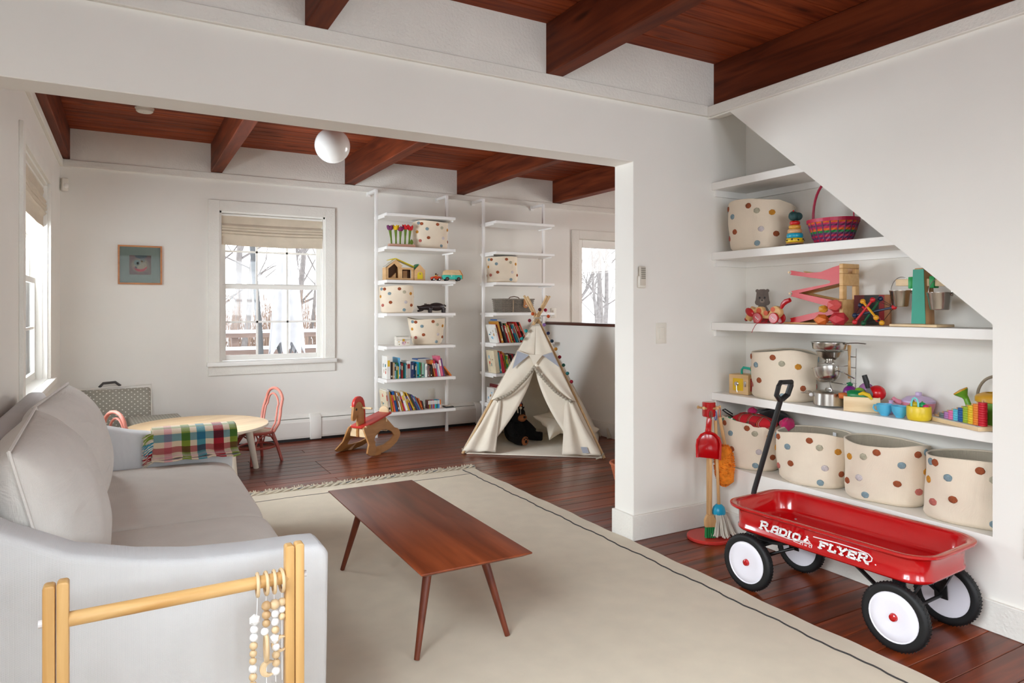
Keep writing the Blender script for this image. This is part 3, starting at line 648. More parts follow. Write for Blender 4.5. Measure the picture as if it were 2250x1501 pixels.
# ------------------------------------------------------------ tepee
m_canvas=weave('cream_canvas',rgb(240,230,212),.95,150,.25,.04,.2)
m_pole=wood('tepee_pole_wood',rgb(196,160,112),rgb(220,188,142),2,.5,4,8,bmp=0)
FL,FR,BR_,BL_=[Vector(p) for p in ((2.607,5.526,0),(3.584,4.742,0),(4.165,5.585,0),(3.19,6.34,0))]
APX=Vector((3.405,5.55,1.205))
tp=T('play_tepee','cream canvas play tepee with pompom-trimmed curtains in the back corner','tent',(3.39,5.55,0))
I0=Matrix.Translation(-tp.location)
def V(p): return tuple(Vector(p)-tp.location)
def lerp(a,b,t): return a+(b-a)*t
def onpole(c,s): return lerp(APX,c,s)
for c in (FL,FR,BR_,BL_):
    d_=(APX-c).normalized(); side=d_.cross(Vector((0,0,1))).normalized()*.012
    P('pole',G().tube([V(c+side+Vector((0,0,.006))),V(APX+d_*.255+side)],[.0125,.0115],10),m_pole,tp,smooth=True)
nf=(FR-FL).cross(APX-FL).normalized()
if nf.y>0: nf=-nf
def FP(s,w,off=.016): return lerp(onpole(FL,s),onpole(FR,s),w)+nf*off
def sheet(pts_fn,nu,nv,name,mat=m_canvas,th=.004,**k):
    g=G().grid(lambda a,b:V(pts_fn(a,b)),nu,nv); return P(name,g,mat,tp,smooth=True,ang=80,mods=(('SOLIDIFY',dict(thickness=th)),),**k)
def wedge(t,x): return lerp(*x,t)
S0,S1=.045,.985
def ew(s,left):   # straight opening edge
    t=min(1,max(0,(s-.376)/(1-.376)));  return (.5-.355*t) if left else (.5+.37*t)
sheet(lambda a,b:FP(S0+(S1-S0)*a,ew(S0+(S1-S0)*a,True)*b,.014),30,8,'front_panel')
sheet(lambda a,b:FP(S0+(S1-S0)*a,1-(1-ew(S0+(S1-S0)*a,False))*b,.014),30,8,'front_panel')
def side(c1,c2,name):
    n=(c2-c1).cross(APX-c1).normalized(); ctr=(FL+FR+BR_+BL_)/4
    if n.dot(c1-ctr)<0: n=-n
    sheet(lambda a,b:lerp(onpole(c1,S0+(S1-S0)*a),onpole(c2,S0+(S1-S0)*a),b)+n*(.014-.03*math.sin(math.pi*b)*a),16,8,name)
side(FR,BR_,'side_panel'); side(BL_,FL,'side_panel'); side(BR_,BL_,'back_panel')
# pulled-back curtains
CL=[(.386,.495),(.453,.397),(.503,.317),(.564,.228),(.604,.144),(.62,.085)]
CR=[(.386,.505),(.45,.62),(.50,.70),(.56,.79),(.60,.87),(.622,.925)]
def interp(tab,x):
    for (a,b),(c,d) in zip(tab,tab[1:]):
        if x<=c: return b+(d-b)*max(0,(x-a))/(c-a)
    return tab[-1][1]
def cur(a,b,tab,left):
    smax=.62; s=.06+(smax-.06)*a
    e=.5 if s<.386 else interp(tab,s)
    w=(e*b) if left else 1-(1-e)*b
    bil=.006*math.sin(b*9+a*4)*a
    return FP(s,w,.026+.02*math.sin(math.pi*b)*a*a+bil)
sheet(lambda a,b:cur(a,b,CL,True),34,14,'curtain'); sheet(lambda a,b:cur(a,b,CR,False),34,14,'curtain')
def tail(a,b,left):
    s=.615+.37*a; wd=.05+.19*a**.7; w0=.055-.05*a
    fold=.018*math.sin(b*11)*min(1,a*1.6)
    w=(w0+wd*b) if left else 1-(w0+wd*b*1.15)
    return FP(s,w,.034+fold+.02*a)
sheet(lambda a,b:tail(a,b,True),20,24,'curtain_tail'); sheet(lambda a,b:tail(a,b,False),20,24,'curtain_tail')
m_pom=weave('cream_pompom',rgb(238,226,202),.98,300,.8)
for tab,left in ((CL,True),(CR,False)):
    g=G(); pts=[]
    for i in range(60):
        s=.386+(.62-.386)*i/59; pts.append(FP(s,interp(tab,s),.056))
    L=[0]
    for p,q in zip(pts,pts[1:]): L.append(L[-1]+(q-p).length)
    d_=0
    while d_<L[-1]:
        k=max(i for i in range(60) if L[i]<=d_); g.sph(V(pts[k]),.0145,8,6); d_+=.0285
    tag(P('pompom_trim',g,m_pom,tp,smooth=True),kind='stuff')
    p=FP(.62,.075 if left else .935,.045)
    P('curtain_tie',G().torus(V(p),.018,.006,12,6,'z').tube([V(p),V(p+Vector((.012,-.01,-.09)))],.004,6).sph(V(p),.016,8,6),m_pom,tp,smooth=True)
# bunting flags
m_flag=weave('grey_cotton',rgb(176,180,190),.95,200,.3)
for (a,b,c,mt) in (((.268,.02),(.295,.37),(.40,.10),m_flag),((.297,.36),(.297,.70),(.372,.50),m_canvas),((.297,.70),(.275,.97),(.385,.985),m_flag)):
    t=[FP(*q,.055) for q in (a,b,c)]; g=G().add([V(p) for p in t]+[V(p+nf*.004) for p in t],[(0,2,1),(3,4,5),(0,1,4,3),(1,2,5,4),(2,0,3,5)]); P('bunting_flag',g,mt,tp)
P('bunting_cord',G().tube([V(FP(*q,.055)) for q in ((.265,0),(.296,.36),(.296,.71),(.272,.985))],.005,6),m_canvas,tp)
P('neck_rope',G().torus(V(APX+Vector((0,0,.005))),.035,.007,16,6,'z').tube([V(APX+Vector((-.03,-.02,0))),V(APX+Vector((-.05,-.04,-.03)))],.005,6),m_pom,tp,smooth=True)
q=[lerp(c,(FL+FR+BR_+BL_)/4,.03) for c in (FL,FR,BR_,BL_)]; q[0]=lerp(FL,FR,.03)
P('floor_mat',G().prism([(V(p)[0],V(p)[1]) for p in q],.002,.016,'z'),m_canvas,tp,bevel=.005)
for c,o_ in ((FL,(1,-1)),(FR,(-1,-.3)),(BR_,(.1,-1))):
    p=c+Vector((o_[0]*.03,o_[1]*.02,.02)); P('corner_rope',G().tube([V(c+Vector((0,0,.05))),V(p),V(p+Vector((.045*o_[0],.01,-.012)))],.007,6).sph(V(p),.012,8,6),m_pom,tp,smooth=True)
P('corner_tassel',G().tube([V(BR_+Vector((.03,-.10,.10))),V(BR_+Vector((.035,-.115,.04))),V(BR_+Vector((.04,-.12,.005)))],[.008,.018,.026],8),m_pom,tp,smooth=True)
P('fabric_patch',G().add([V(FP(s,w,.062)) for s,w in ((.935,.87),(.935,.915),(.975,.915),(.975,.87))]+[V(FP(s,w,.066)) for s,w in ((.935,.87),(.935,.915),(.975,.915),(.975,.87))],[(0,1,2,3),(7,6,5,4),(0,4,5,1),(1,5,6,2),(2,6,7,3),(3,7,4,0)]),m_flag,tp)
# felt ball garland round the tepee top and down the pole
gl=T('felt_ball_garland','string of multicoloured felt balls hung around the tepee top','garland',tuple(APX))
cols=[(40,140,140),(30,150,150),(120,24,40),(190,80,30),(66,24,24),(170,40,70),(196,84,40),(136,100,160),(30,32,66),(24,44,62),(170,116,36),(140,22,40),(46,100,84),(34,110,112),(150,30,50)]
RP=lambda s,o=.045:onpole(FR,s)+(onpole(BR_,s)-onpole(FR,s))*.05+nf*o*.4+Vector((.035,-.02,0))
LP=lambda s:onpole(FL,s)+nf*.045+Vector((-.025,0,0))
path=[LP(.17),LP(.11),LP(.03)+Vector((-.025,0,0)),APX+Vector((-.075,-.05,.045)),APX+Vector((-.01,-.07,.085)),APX+Vector((.06,-.06,.08)),APX+Vector((.105,-.04,.02)),RP(.055),RP(.12),RP(.18),RP(.24),RP(.30),RP(.36),RP(.42),RP(.48)]
for p,c in zip(path,cols): P('felt_ball',G().sph(tuple(p-APX),.0165,10,7),M('felt_%d_%d'%c[:2],rgb(*c),.95,.1,60,bmp=.3),gl,smooth=True)
P('string',G().tube([tuple(p-APX) for p in path],.0015,5),m_pom,gl)
# things inside the tepee
m_plush=M('black_plush',rgb(17,15,16),.95,.3,60,bmp=.8,bscale=220,sheen=.0,dist=.01)
m_snout=M('tan_plush',rgb(158,96,56),.95,.12,60,bmp=.5,bscale=200)
bear=T('teddy_bear','black teddy bear with tan snout sitting inside the tepee','plush toy',(3.27,5.70,.021),R(12))
g=G().sph((0,.03,.10),.105,14,10,(1,1,1.1)).sph((0,-.005,.255),.085,14,10,(1.05,.95,.95)).sph((-.07,0,.33),.032,10,7,(1,.6,1)).sph((.07,0,.33),.032,10,7,(1,.6,1)).tube([(-.08,-.03,.06),(-.1,-.13,.045),(-.1,-.19,.05)],[.05,.047,.05],10).tube([(.08,.0,.06),(.16,-.1,.045),(.2,-.15,.045)],[.05,.045,.045],10).tube([(-.09,0,.18),(-.13,-.06,.12),(-.11,-.11,.09)],[.038,.036,.038],10).tube([(.09,0,.18),(.15,-.03,.12),(.17,-.06,.08)],[.038,.036,.038],10)
P('body',g,m_plush,bear,smooth=True,mods=(('REMESH',dict(mode='VOXEL',voxel_size=.009)),('SMOOTH',dict(factor=.5,iterations=4))))
P('snout',G().sph((0,-.08,.235),.045,12,8,(1.15,.8,.8)),m_snout,bear,smooth=True); P('nose',G().sph((0,-.112,.245),.014,10,7,(1.2,.7,.8)),m_plush,bear,smooth=True)
pw=P('paw_pad',G().lathe([(.0001,.012),(.03,.010),(.041,.002),(.042,-.004)],18,TR(-.1,-.232,.05)@RX(R(90))),m_snout,bear,smooth=True)
for x_,z_ in ((-.122,.068),(-.1,.077),(-.079,.068),(-.1,.045)): P('paw_mark',G().sph((x_,-.243,z_),.0085 if z_>.05 else .016,8,6,(1,.35,1)),m_plush,pw)
for x_ in (-.032,.032): P('eye',G().sph((x_,-.075,.275),.008,8,6),M('glass_eye',rgb(60,30,14),.1),bear,smooth=True)
mob=T('bead_pendant','small orange and cream bead pendant dangling inside the tepee','pendant',(3.21,5.52,.40))
P('ribbon',G().tube([(0,0,.02),(0,0,-.09)],.003,6).tube([(.03,0,.03),(.032,0,-.02)],.007,6).tube([(-.035,0,-.02),(-.03,0,-.075)],.006,6),m_pom,mob)
for z_,c in ((-.005,(196,90,40)),(-.03,(226,214,190)),(.02,(120,100,130))): P('bead',G().sph((0,0,z_),.013,10,7),M('felt_%d_%d'%c[:2],rgb(*c),.95,.1,60,bmp=.3),mob,smooth=True)
def star(R0,r0,n=5,rot=0): return [((R0 if i%2==0 else r0)*math.cos(R(rot)+math.pi*i/n),(R0 if i%2==0 else r0)*math.sin(R(rot)+math.pi*i/n)) for i in range(2*n)]
sp=T('star_cushion','cream star-shaped cushion with a grey tassel on the tepee mat','cushion',(3.57,5.47,.185),R(10)); sp.rotation_euler=(R(42),0,R(-12))
g=G(); N_=40; ring=[]
st=star(.24,.125,5,20)
def stp(t):
    t*=10; i=int(t)%10; f=t-int(t); a,b=st[i],st[(i+1)%10]; return (a[0]+(b[0]-a[0])*f,a[1]+(b[1]-a[1])*f)
for sg in (1,-1):
    def fn(a,b,sg=sg):
        x,y=stp(a); k=1-b; return (x*k,y*k,.045+sg*.05*math.sqrt(max(0,1-k**2.4))+.03*k*(y>.0)+.02*x)
    g.grid(fn,60,9,cu=True)
weld(g,'cover',m_canvas,sp)
P('tassel',G().tube([(.13,-.16,.05),(.155,-.185,.045),(.165,-.20,.028),(.17,-.21,.004)],[.006,.014,.024,.04],12),M('grey_yarn',rgb(128,126,134),.95,.2,80,bmp=.8,bscale=150),sp,smooth=True)
cu=T('square_cushion','plain cream cushion lying behind the star cushion in the tepee','cushion',(3.90,5.50,.085),R(30))
weld(pillow(G(),.26,.26,.12,14,14,.08,RX(R(80))),'cover',m_canvas,cu)
# ------------------------------------------------------------ rocking horse
m_ply=wood('horse_plywood',rgb(168,116,64),rgb(190,138,84),0,.45,2,10,bmp=0); m_plyE=M('plywood_edge',rgb(226,198,156),.5,.06,30)
m_rseat=M('red_painted_wood',rgb(196,52,44),.35,.03,6)
hs=T('rocking_horse','wooden rocking horse with red seat and mane in front of the bookcase','rocking horse',(1.95,6.10,0),R(33))
# local: head toward -x
def rocker(s):
    out=[(-.245,.012),(-.17,.0),(-.05,-.0),(.08,.016),(.2,.055),(.27,.10),(.285,.115),(.287,.15),(.265,.17),(.235,.172),(.15,.28),(.12,.30),(-.06,.27),(-.16,.245),(-.205,.235),(-.205,.10),(-.225,.075),(-.262,.055),(-.27,.035)]
    inn=[(-.13,.06),(.02,.062),(.12,.085),(.19,.12),(.17,.155),(.10,.185),(.02,.187),(-.05,.165),(-.10,.12),(-.13,.085)]
    # bridge polygon with a hole: split into strips between outer and inner
    g=G(); n=48
    def samp(poly,m,c):
        out_=[]
        for i in range(m):
            a=2*math.pi*i/m; d=(math.cos(a),math.sin(a)); best=None
            for p,q in zip(poly,poly[1:]+poly[:1]):
                ex,ey=q[0]-p[0],q[1]-p[1]; den=d[0]*ey-d[1]*ex
                if abs(den)<1e-9: continue
                t=((p[0]-c[0])*ey-(p[1]-c[1])*ex)/den; u=((p[0]-c[0])*d[1]-(p[1]-c[1])*d[0])/den
                if t>0 and -1e-6<=u<=1+1e-6 and (best is None or t<best): best=t
            out_.append((c[0]+d[0]*best,c[1]+d[1]*best))
        return out_
    c=(.02,.12); A=samp(out,64,c); B=samp(inn,64,c)
    def q(p,t):
        spl=.055+.11*max(0,(.29-p[1])/.29)+.03*(p[0]<-.1)*(.29-p[1])/.29
        return (p[0],s*(spl+t),p[1])
    vs=[q(p,.009) for p in A]+[q(p,.009) for p in B]+[q(p,-.009) for p in A]+[q(p,-.009) for p in B]; m=64; fs=[]
    for i in range(m):
        j=(i+1)%m; fs+=[(i,j,m+j,m+i),(2*m+i,3*m+i,3*m+j,2*m+j),(i,2*m+i,2*m+j,j),(m+i,m+j,3*m+j,3*m+i)]
    return g.add(vs,fs)
for s in (-1,1): P('rocker',rocker(s),m_ply,hs,bevel=.002,seg=1)
P('seat',G().prism([(-.20,-.062),(-.17,-.078),(-.06,-.085),(.22,-.075),(.23,-.068),(.23,.068),(.22,.075),(-.06,.085),(-.17,.078),(-.20,.062)],-.008,.009,'z',TR(0,0,.275)@RY(R(-11))),m_rseat,hs,bevel=.003)
P('seat_back',G().prism([(-.055,.30)]+[(.055*-math.cos(R(a)),.33+.05*math.sin(R(a))) for a in range(0,181,20)]+[(.055,.30)],.195,.21,'x'),m_plyE,hs,bevel=.002)
head=[(-.255,.33),(-.25,.305),(-.235,.30),(-.215,.305),(-.2,.33),(-.19,.345),(-.185,.32),(-.185,.15),(-.165,.145),(-.16,.2),(-.095,.235),(-.095,.36),(-.1,.42),(-.115,.47),(-.145,.497),(-.18,.50),(-.215,.485),(-.235,.45),(-.245,.40)]
P('head',G().prism(head,-.011,.011,'y'),m_ply,hs,bevel=.002)
mane=[(-.24,.425)]+[(-.17+.072*math.cos(R(a)),.44+.075*math.sin(R(a))) for a in (165,140,110,80,50,20)]+[(-.088,.41),(-.084,.33),(-.084,.24),(-.098,.24),(-.099,.36),(-.115,.42),(-.14,.455),(-.175,.468),(-.205,.455),(-.225,.425)]
P('mane',G().prism(mane,-.0145,.0145,'y'),m_rseat,hs,bevel=.002)
P('handle_bar',G().cyl((-.125,-.12,.405),(-.125,.12,.405),.0095,n=12),m_plyE,hs,smooth=True)
P('eye',G().cyl((-.205,-.013,.40),(-.205,.013,.40),.011,n=12),m_black,hs)
P('cross_brace',G().box(-.17,-.155,-.09,.09,.15,.25),m_plyE,hs); P('cross_brace',G().box(.13,.145,-.08,.08,.16,.28),m_plyE,hs)
# ------------------------------------------------------------ kids' table and chairs
m_ttop=wood('maple_tabletop',rgb(206,172,128),rgb(224,194,152),0,.45,1.6,8,bmp=0); m_tleg=M('cream_paint',rgb(222,212,196),.5,.02)
kt=T('round_play_table','round low maple-topped children table with cream legs behind the sofa','table',(.47,5.65,0),R(25))
P('tabletop',G().lathe([(.47,.392),(.495,.400),(.5,.408),(.498,.418),(.490,.42)],48),m_ttop,kt,smooth=True,ang=40)
P('table_edge',G().lathe([(.4965,.398),(.5025,.402),(.5035,.41),(.5005,.4175),(.4965,.4175)],48,cap=False),m_tleg,kt,smooth=True)
P('apron',G().lathe([(.36,.36),(.36,.392),(.35,.392),(.35,.36)],32,cap=False),m_tleg,kt)
for a in (0,90,145,270): P('leg',G().tube([(.495*math.cos(R(a)),.495*math.sin(R(a)),0),(.41*math.cos(R(a)),.41*math.sin(R(a)),.392)],[.02,.031],14),m_tleg,kt,smooth=True)
m_pink=M('lit_pink_rattan',rgb(206,128,112),.45,.08,20); m_pdk=M('shaded_pink_rattan',rgb(164,74,62),.45,.1,20); m_cane=weave('cane_webbing',rgb(214,190,160),.8,160,.8)  # paler lit hoops and darker shaded legs, the light set in the colours
def rattan(label,loc,rz):
    o=T('rattan_chair',label,'chair',loc,rz,'pink rattan children chairs')   # faces -x
    P('seat',G().lathe([(.0001,.262),(.12,.262),(.125,.256),(.12,.25),(.0001,.25)],28,cap=False),m_cane,o,smooth=True)
    P('seat_ring',G().torus((0,0,.252),.132,.0135,32,8),m_pdk,o,smooth=True)
    def loop(w,zt,x0):
        pts=[(x0-.03,-w,.25)]+[(x0+.06*(z-.25)/.35,-w*(1+.12*math.sin(math.pi*(z-.25)/.25)),z) for z in (.32,.39,.45)]
        pts+=[(x0+.06*(zt-.02-.25)/.35,w*math.cos(R(a)),zt-.105+.105*math.sin(R(a))*1.) for a in range(170,9,-16)]
        pts+=[(x0+.06*(z-.25)/.35,w*(1+.12*math.sin(math.pi*(z-.25)/.25)),z) for z in (.45,.39,.32)]+[(x0-.03,w,.25)]
        return pts
    P('back_hoop',G().tube(loop(.115,.61,.115),.0125,10),m_pink,o,smooth=True); P('inner_hoop',G().tube(loop(.078,.565,.108),.0085,8),m_pink,o,smooth=True)
    for a in (45,135,225,315):
        c,s=math.cos(R(a)),math.sin(R(a)); P('leg',G().tube([(c*.205,s*.205,0),(c*.165,s*.165,.14),(c*.125,s*.125,.25)],[.0125,.0135,.0135],10).tube([(c*.19,s*.19,.06),(c*.15,s*.15,.16),(c*.10,s*.10,.235)],.007,6),m_pdk,o,smooth=True)
    P('foot_ring',G().torus((0,0,.13),.15,.0095,28,8),m_pdk,o,smooth=True)
    for a in (0,90,180,270):
        c,s=math.cos(R(a)),math.sin(R(a)); P('bent_brace',G().tube([(math.cos(R(a-40))*.17,math.sin(R(a-40))*.17,.12),(math.cos(R(a-28))*.142,math.sin(R(a-28))*.142,.215),(c*.13,s*.13,.235),(math.cos(R(a+28))*.142,math.sin(R(a+28))*.142,.215),(math.cos(R(a+40))*.17,math.sin(R(a+40))*.17,.12)],.0065,6),m_pdk,o,smooth=True)
rattan('pink rattan child chair on the heater side of the round table',(.965,6.12,0),R(24))
rattan('pink rattan child chair behind the sofa, only its hoop showing above the arm',(.075,5.36,0),R(213))
# grey dotted floor seat
m_dots=dotted('grey_star_print',rgb(160,156,144),rgb(232,230,222),30,.17)
ms=T('folding_floor_seat','grey white-dotted folding foam seat in the far left corner','seat',(-.08,6.5,0),R(4))
m_pipe=M('white_piping',rgb(226,222,214),.8)
bk=P('backrest',G().cb(-.02,.30,.44,.62,.09,.40,RX(R(-7))),m_dots,ms,bevel=.02,seg=3)
P('piping',G().tube([(-.33,.30,.615),(.29,.30,.635),(.29,.25,.25)],.006,6,mx=TR(0,-.025,.0)),m_pipe,bk)
P('carry_handle',G().tube([(-.10,.36,.62),(-.07,.36,.655),(.02,.36,.66),(.06,.36,.625)],.011,8),M('grey_webbing',rgb(74,72,70),.9),bk,smooth=True)
P('seat_block',G().box(-.33,.30,-.32,.16,0,.12).box(-.33,.30,-.32,.16,.125,.245),m_dots,ms,bevel=.02,seg=3)
P('seat_flap',G().box(.10,.50,-.28,.22,.25,.37),m_dots,ms,bevel=.02,seg=3)
# ------------------------------------------------------------ toy cleaning set
m_hard=wood('toy_beech',rgb(196,150,98),rgb(216,174,122),2,.5,4,9,bmp=0)
cs=T('broom_stand','toy cleaning stand with red round base and peg head','stand',(2.868,2.815,0))
P('base',G().lathe([(.118,0),(.121,.004),(.121,.014),(.117,.019),(.0001,.019)],36),m_rseat,cs,smooth=True)
P('pole',G().cyl((0,0,.019),(0,0,.70),.0135),m_hard,cs,smooth=True)
P('cap',G().lathe([(.034,.69),(.037,.694),(.037,.768),(.034,.772),(.0001,.772)],24),m_red,cs,smooth=True)
for a in (200,160,15,335,270):
    c,s=math.cos(R(a)),math.sin(R(a)); P('peg',G().tube([(c*.035,s*.035,.738),(c*.058,s*.058,.742),(c*.062,s*.062,.743),(c*.068,s*.068,.744)],[.006,.006,.0095,.0085],8),m_hard,cs,smooth=True)
br=T('toy_hand_broom','small wooden broom with green bristles hanging on the cleaning stand','broom',(2.835,2.775,.02))
P('handle',G().tube([(0,-.005,.13),(.008,.0,.66)],.0085,8),m_hard,br,smooth=True); P('head',G().prism([(-.03,.062),(.03,.062),(.032,.10),(.018,.13),(-.018,.13),(-.032,.10)],-.015,.012,'y',rot_z(R(-25))),m_hard,br,bevel=.004)
g=G()
for i in range(5):
    for j in range(2): g.tube([(-.022+i*.011,-.008+j*.012,.065),(-.024+i*.012,-.01+j*.014,.003)],.0048,6)
tag(P('bristles',g,M('green_bristle',rgb(22,130,66),.7),br,rot=(0,0,R(-25))),kind='stuff'); P('loop',G().torus((.008,0,.685),.016,.002,14,5,'y',sc=(.5,1,1.5)),M('green_cord',rgb(30,110,70),.8),br)
mp=T('toy_mop','toy string mop with blue cap hanging on the cleaning stand','mop',(2.905,2.775,.02))
P('handle',G().tube([(0,0,.17),(-.015,.012,.65)],.009,8),m_hard,mp,smooth=True); P('head',G().lathe([(.0365,.125),(.037,.14),(.031,.163),(.018,.176),(.0001,.18)],20),M('sky_blue_plastic',rgb(20,160,200),.35),mp,smooth=True)
g=G(); r2=random.Random(3)
for i in range(90):
    a=r2.uniform(0,6.28); l=r2.uniform(.55,1.); c,s=math.cos(a),math.sin(a); r1=.033*r2.uniform(.5,1); rb=r2.uniform(.03,.085)
    g.tube([(c*r1,s*r1,.13),(c*(r1+rb)*.5,s*(r1+rb)*.5,.085),(c*rb*.95,s*rb*.95,.03),(c*rb*1.05+r2.uniform(-.012,.012),s*rb*1.05,.006+r2.uniform(0,.012))],[.0045,.005,.0048,.004],5)
tag(P('mop_strings',g,weave('mop_cotton',rgb(232,224,208),.95,260,.5),mp,smooth=True),kind='stuff'); P('loop',G().torus((-.015,.01,.675),.018,.002,14,5,'y',sc=(.4,1,1.4)),M('blue_cord',rgb(36,60,150),.8),mp)
du=T('toy_duster','toy duster with fluffy orange head hanging on the cleaning stand','duster',(2.945,2.785,.385))
P('handle',G().tube([(.015,-.004,.13),(-.022,.0,.30)],.0095,8),m_hard,du,smooth=True)
fl=G(); r2=random.Random(9)
def fuzz(g,c,r,sc,n,l):
    for i in range(n):
        z=r2.uniform(-1,1); a=r2.uniform(0,6.283); q=math.sqrt(1-z*z); d=Vector((q*math.cos(a),q*math.sin(a),z)); p=Vector((c[0]+d.x*r*sc[0],c[1]+d.y*r*sc[1],c[2]+d.z*r*sc[2]))
        e=p+(d+Vector((r2.uniform(-.7,.7),r2.uniform(-.7,.7),r2.uniform(-.7,.7)))).normalized()*l; g.tube([p*.97+Vector(c)*.03,e],[.0028,.0016],4,cap=False)
    return g
dh=P('duster_head',G().tube([(0,0,.135),(.002,0,.11),(.006,0,.05),(.016,0,-.02),(.024,-.002,-.07),(.027,-.002,-.09)],[.024,.044,.05,.053,.044,.016],14),M('orange_microfibre',rgb(222,124,24),.95,.2,40,bmp=.6,bscale=160),du,smooth=True)
tag(P('fluff',fuzz(G(),(.013,0,.025),.05,(1.05,1.05,2.35),700,.008),M('orange_fluff',rgb(226,126,22),.95,.2,30),dh),kind='stuff'); P('loop',G().torus((-.026,0,.325),.02,.002,14,5,'y',sc=(.5,1,1.6)),M('orange_cord',rgb(220,90,40),.8),du)
dp=T('toy_dustpan','red plastic toy dustpan hanging on the cleaning stand','dustpan',(2.80,2.755,.555),R(-28))
pan=[(-.062,-.075),(.062,-.09),(.066,.0),(.058,.028),(.035,.05),(.014,.058),(-.018,.058),(-.04,.048),(-.06,.02),(-.064,-.01)]
P('pan',G().prism(pan,-.004,.004,'y'),m_red,dp,bevel=.002); P('rim',G().tube([(p[0],-.012,p[1]) for p in pan[1:]+pan[:1]],.008,8),m_red,dp,smooth=True)
P('handle',G().prism([(-.018,.05),(.014,.05),(.020,.13),(.014,.142),(-.002,.142),(-.008,.13)],-.009,.004,'y'),m_red,dp,bevel=.003); P('loop',G().torus((.008,-.003,.16),.02,.002,14,5,'y',sc=(.5,1,1.4)),M('red_cord',rgb(180,30,50),.8),dp)
# ------------------------------------------------------------ fixtures
m_plate=M('ivory_plastic',rgb(228,223,211),.4,.01)
def plate(name,label,cat,loc,rz,kind):
    o=T(name,label,cat,loc,rz)   # faces -y
    P('plate',G().cb(0,-.003,0,.075,.006,.12),m_plate,o,bevel=.002)
    if kind=='switch': P('rocker',G().cb(0,-.008,0,.033,.008,.066),m_plate,o,bevel=.0015)
    else:
        for z in (-.022,.022): P('socket',G().lathe([(.017,-.008),(.017,-.004),(.0001,-.004)],18,TR(0,0,z)@RX(R(90))@Matrix.Scale(-1,4,(0,0,1))),m_plate,o)
    return o
plate('light_switch','ivory rocker light switch on the wall beside the opening','switch',(2.678,YH,1.158),0,'switch')
plate('light_switch','light switch on the far wall behind the tepee tip','switch',(4.468,YB,1.245),0,'switch')
plate('wall_outlet','ivory wall outlet behind the lowest shelf of the left bookcase','outlet',(2.885,YB,.37),0,'outlet')
plate('wall_outlet','outlet plate at the right edge of the stair wall','outlet',(XR,1.297,.385),R(-90),'outlet')
rm=T('remote_holder','small cream remote control in a wall cradle beside the opening','remote',(2.527,YH,1.475))
P('cradle',G().cb(0,-.0105,-.025,.052,.021,.07),m_plate,rm,bevel=.008); rc=P('remote',G().cb(0,-.014,.008,.042,.02,.11),M('beige_plastic',rgb(206,198,184),.5,.02),rm,bevel=.006)
g=G()
for i in range(3):
    for j in range(6): g.cb(-.011+i*.011,-.0255,.05-j*.011,.008,.003,.007)
tag(P('keypad',g,M('grey_rubber',rgb(150,146,134),.7),rc),kind='stuff')
md=T('motion_sensor','small white motion sensor high in the far left corner','sensor',(XL+.035,YB-.03,2.345),R(25))
P('body',G().cb(0,0,0,.05,.04,.11),m_plate,md,bevel=.01); P('lens',G().sph((.006,-.018,-.01),.02,12,8,(1,.8,1.2)),M('white_lens',rgb(238,236,230),.3),md,smooth=True)
sd_=T('smoke_detector','round white smoke detector on the far ceiling','detector',(.12,5.91,ZC2))
P('body',G().lathe([(.0001,-.034),(.05,-.034),(.058,-.028),(.062,-.010),(.066,-.008),(.066,0)],32),m_plate,sd_,smooth=True); P('test_button',G().lathe([(.0001,-.038),(.01,-.038),(.011,-.033)],14),m_plate,sd_)
gb=T('globe_lamp','white glass globe lamp hanging from the far ceiling','lamp',(1.30,4.95,ZC2))
m_opal=M('opal_glass',rgb(244,243,240),.12,.01,3,coat=.4)
P('globe',G().sph((0,0,-.35),.126,32,20),m_opal,gb,smooth=True); P('collar',G().lathe([(.05,-.245),(.05,-.215),(.02,-.205),(.012,-.19)],20),m_plate,gb,smooth=True); P('stem',G().cyl((0,0,-.2),(0,0,-.015),.009),m_plate,gb); P('canopy',G().lathe([(.0001,-.02),(.05,-.018),(.058,-.004),(.058,0)],24),m_plate,gb,smooth=True)
# baseboard heater
m_heat=M('heater_enamel',rgb(232,229,222),.45,.015,5)
ht=T('baseboard_heater','long white baseboard heater under the far window','heater',(0,0,0))
P('casing',G().prism([(YB,.03),(YB-.068,.03),(YB-.072,.05),(YB-.072,.185),(YB-.055,.215),(YB-.05,.215),(YB-.05,.20),(YB-.03,.20),(YB,.245)],XL+.05,4.1,'x'),m_heat,ht)
P('damper',G().prism([(YB-.045,.222),(YB-.01,.250),(YB,.252),(YB,.244),(YB-.01,.243),(YB-.04,.216)],XL+.05,4.1,'x'),m_heat,ht)
P('slot_shade_strip',G().box(XL+.06,4.09,YB-.05,YB-.012,.2003,.2125),M('slot_shade',rgb(60,56,50),.8),ht)  # dark strip painted in as the shade inside the top slot
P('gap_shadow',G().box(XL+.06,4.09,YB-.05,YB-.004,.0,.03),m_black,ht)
for x in (1.63,3.45): P('joint_cover',G().prism([(YB,.012),(YB-.076,.012),(YB-.08,.05),(YB-.08,.19),(YB-.06,.235),(YB,.258)],x-.055,x+.055,'x'),m_heat,ht,bevel=.006)
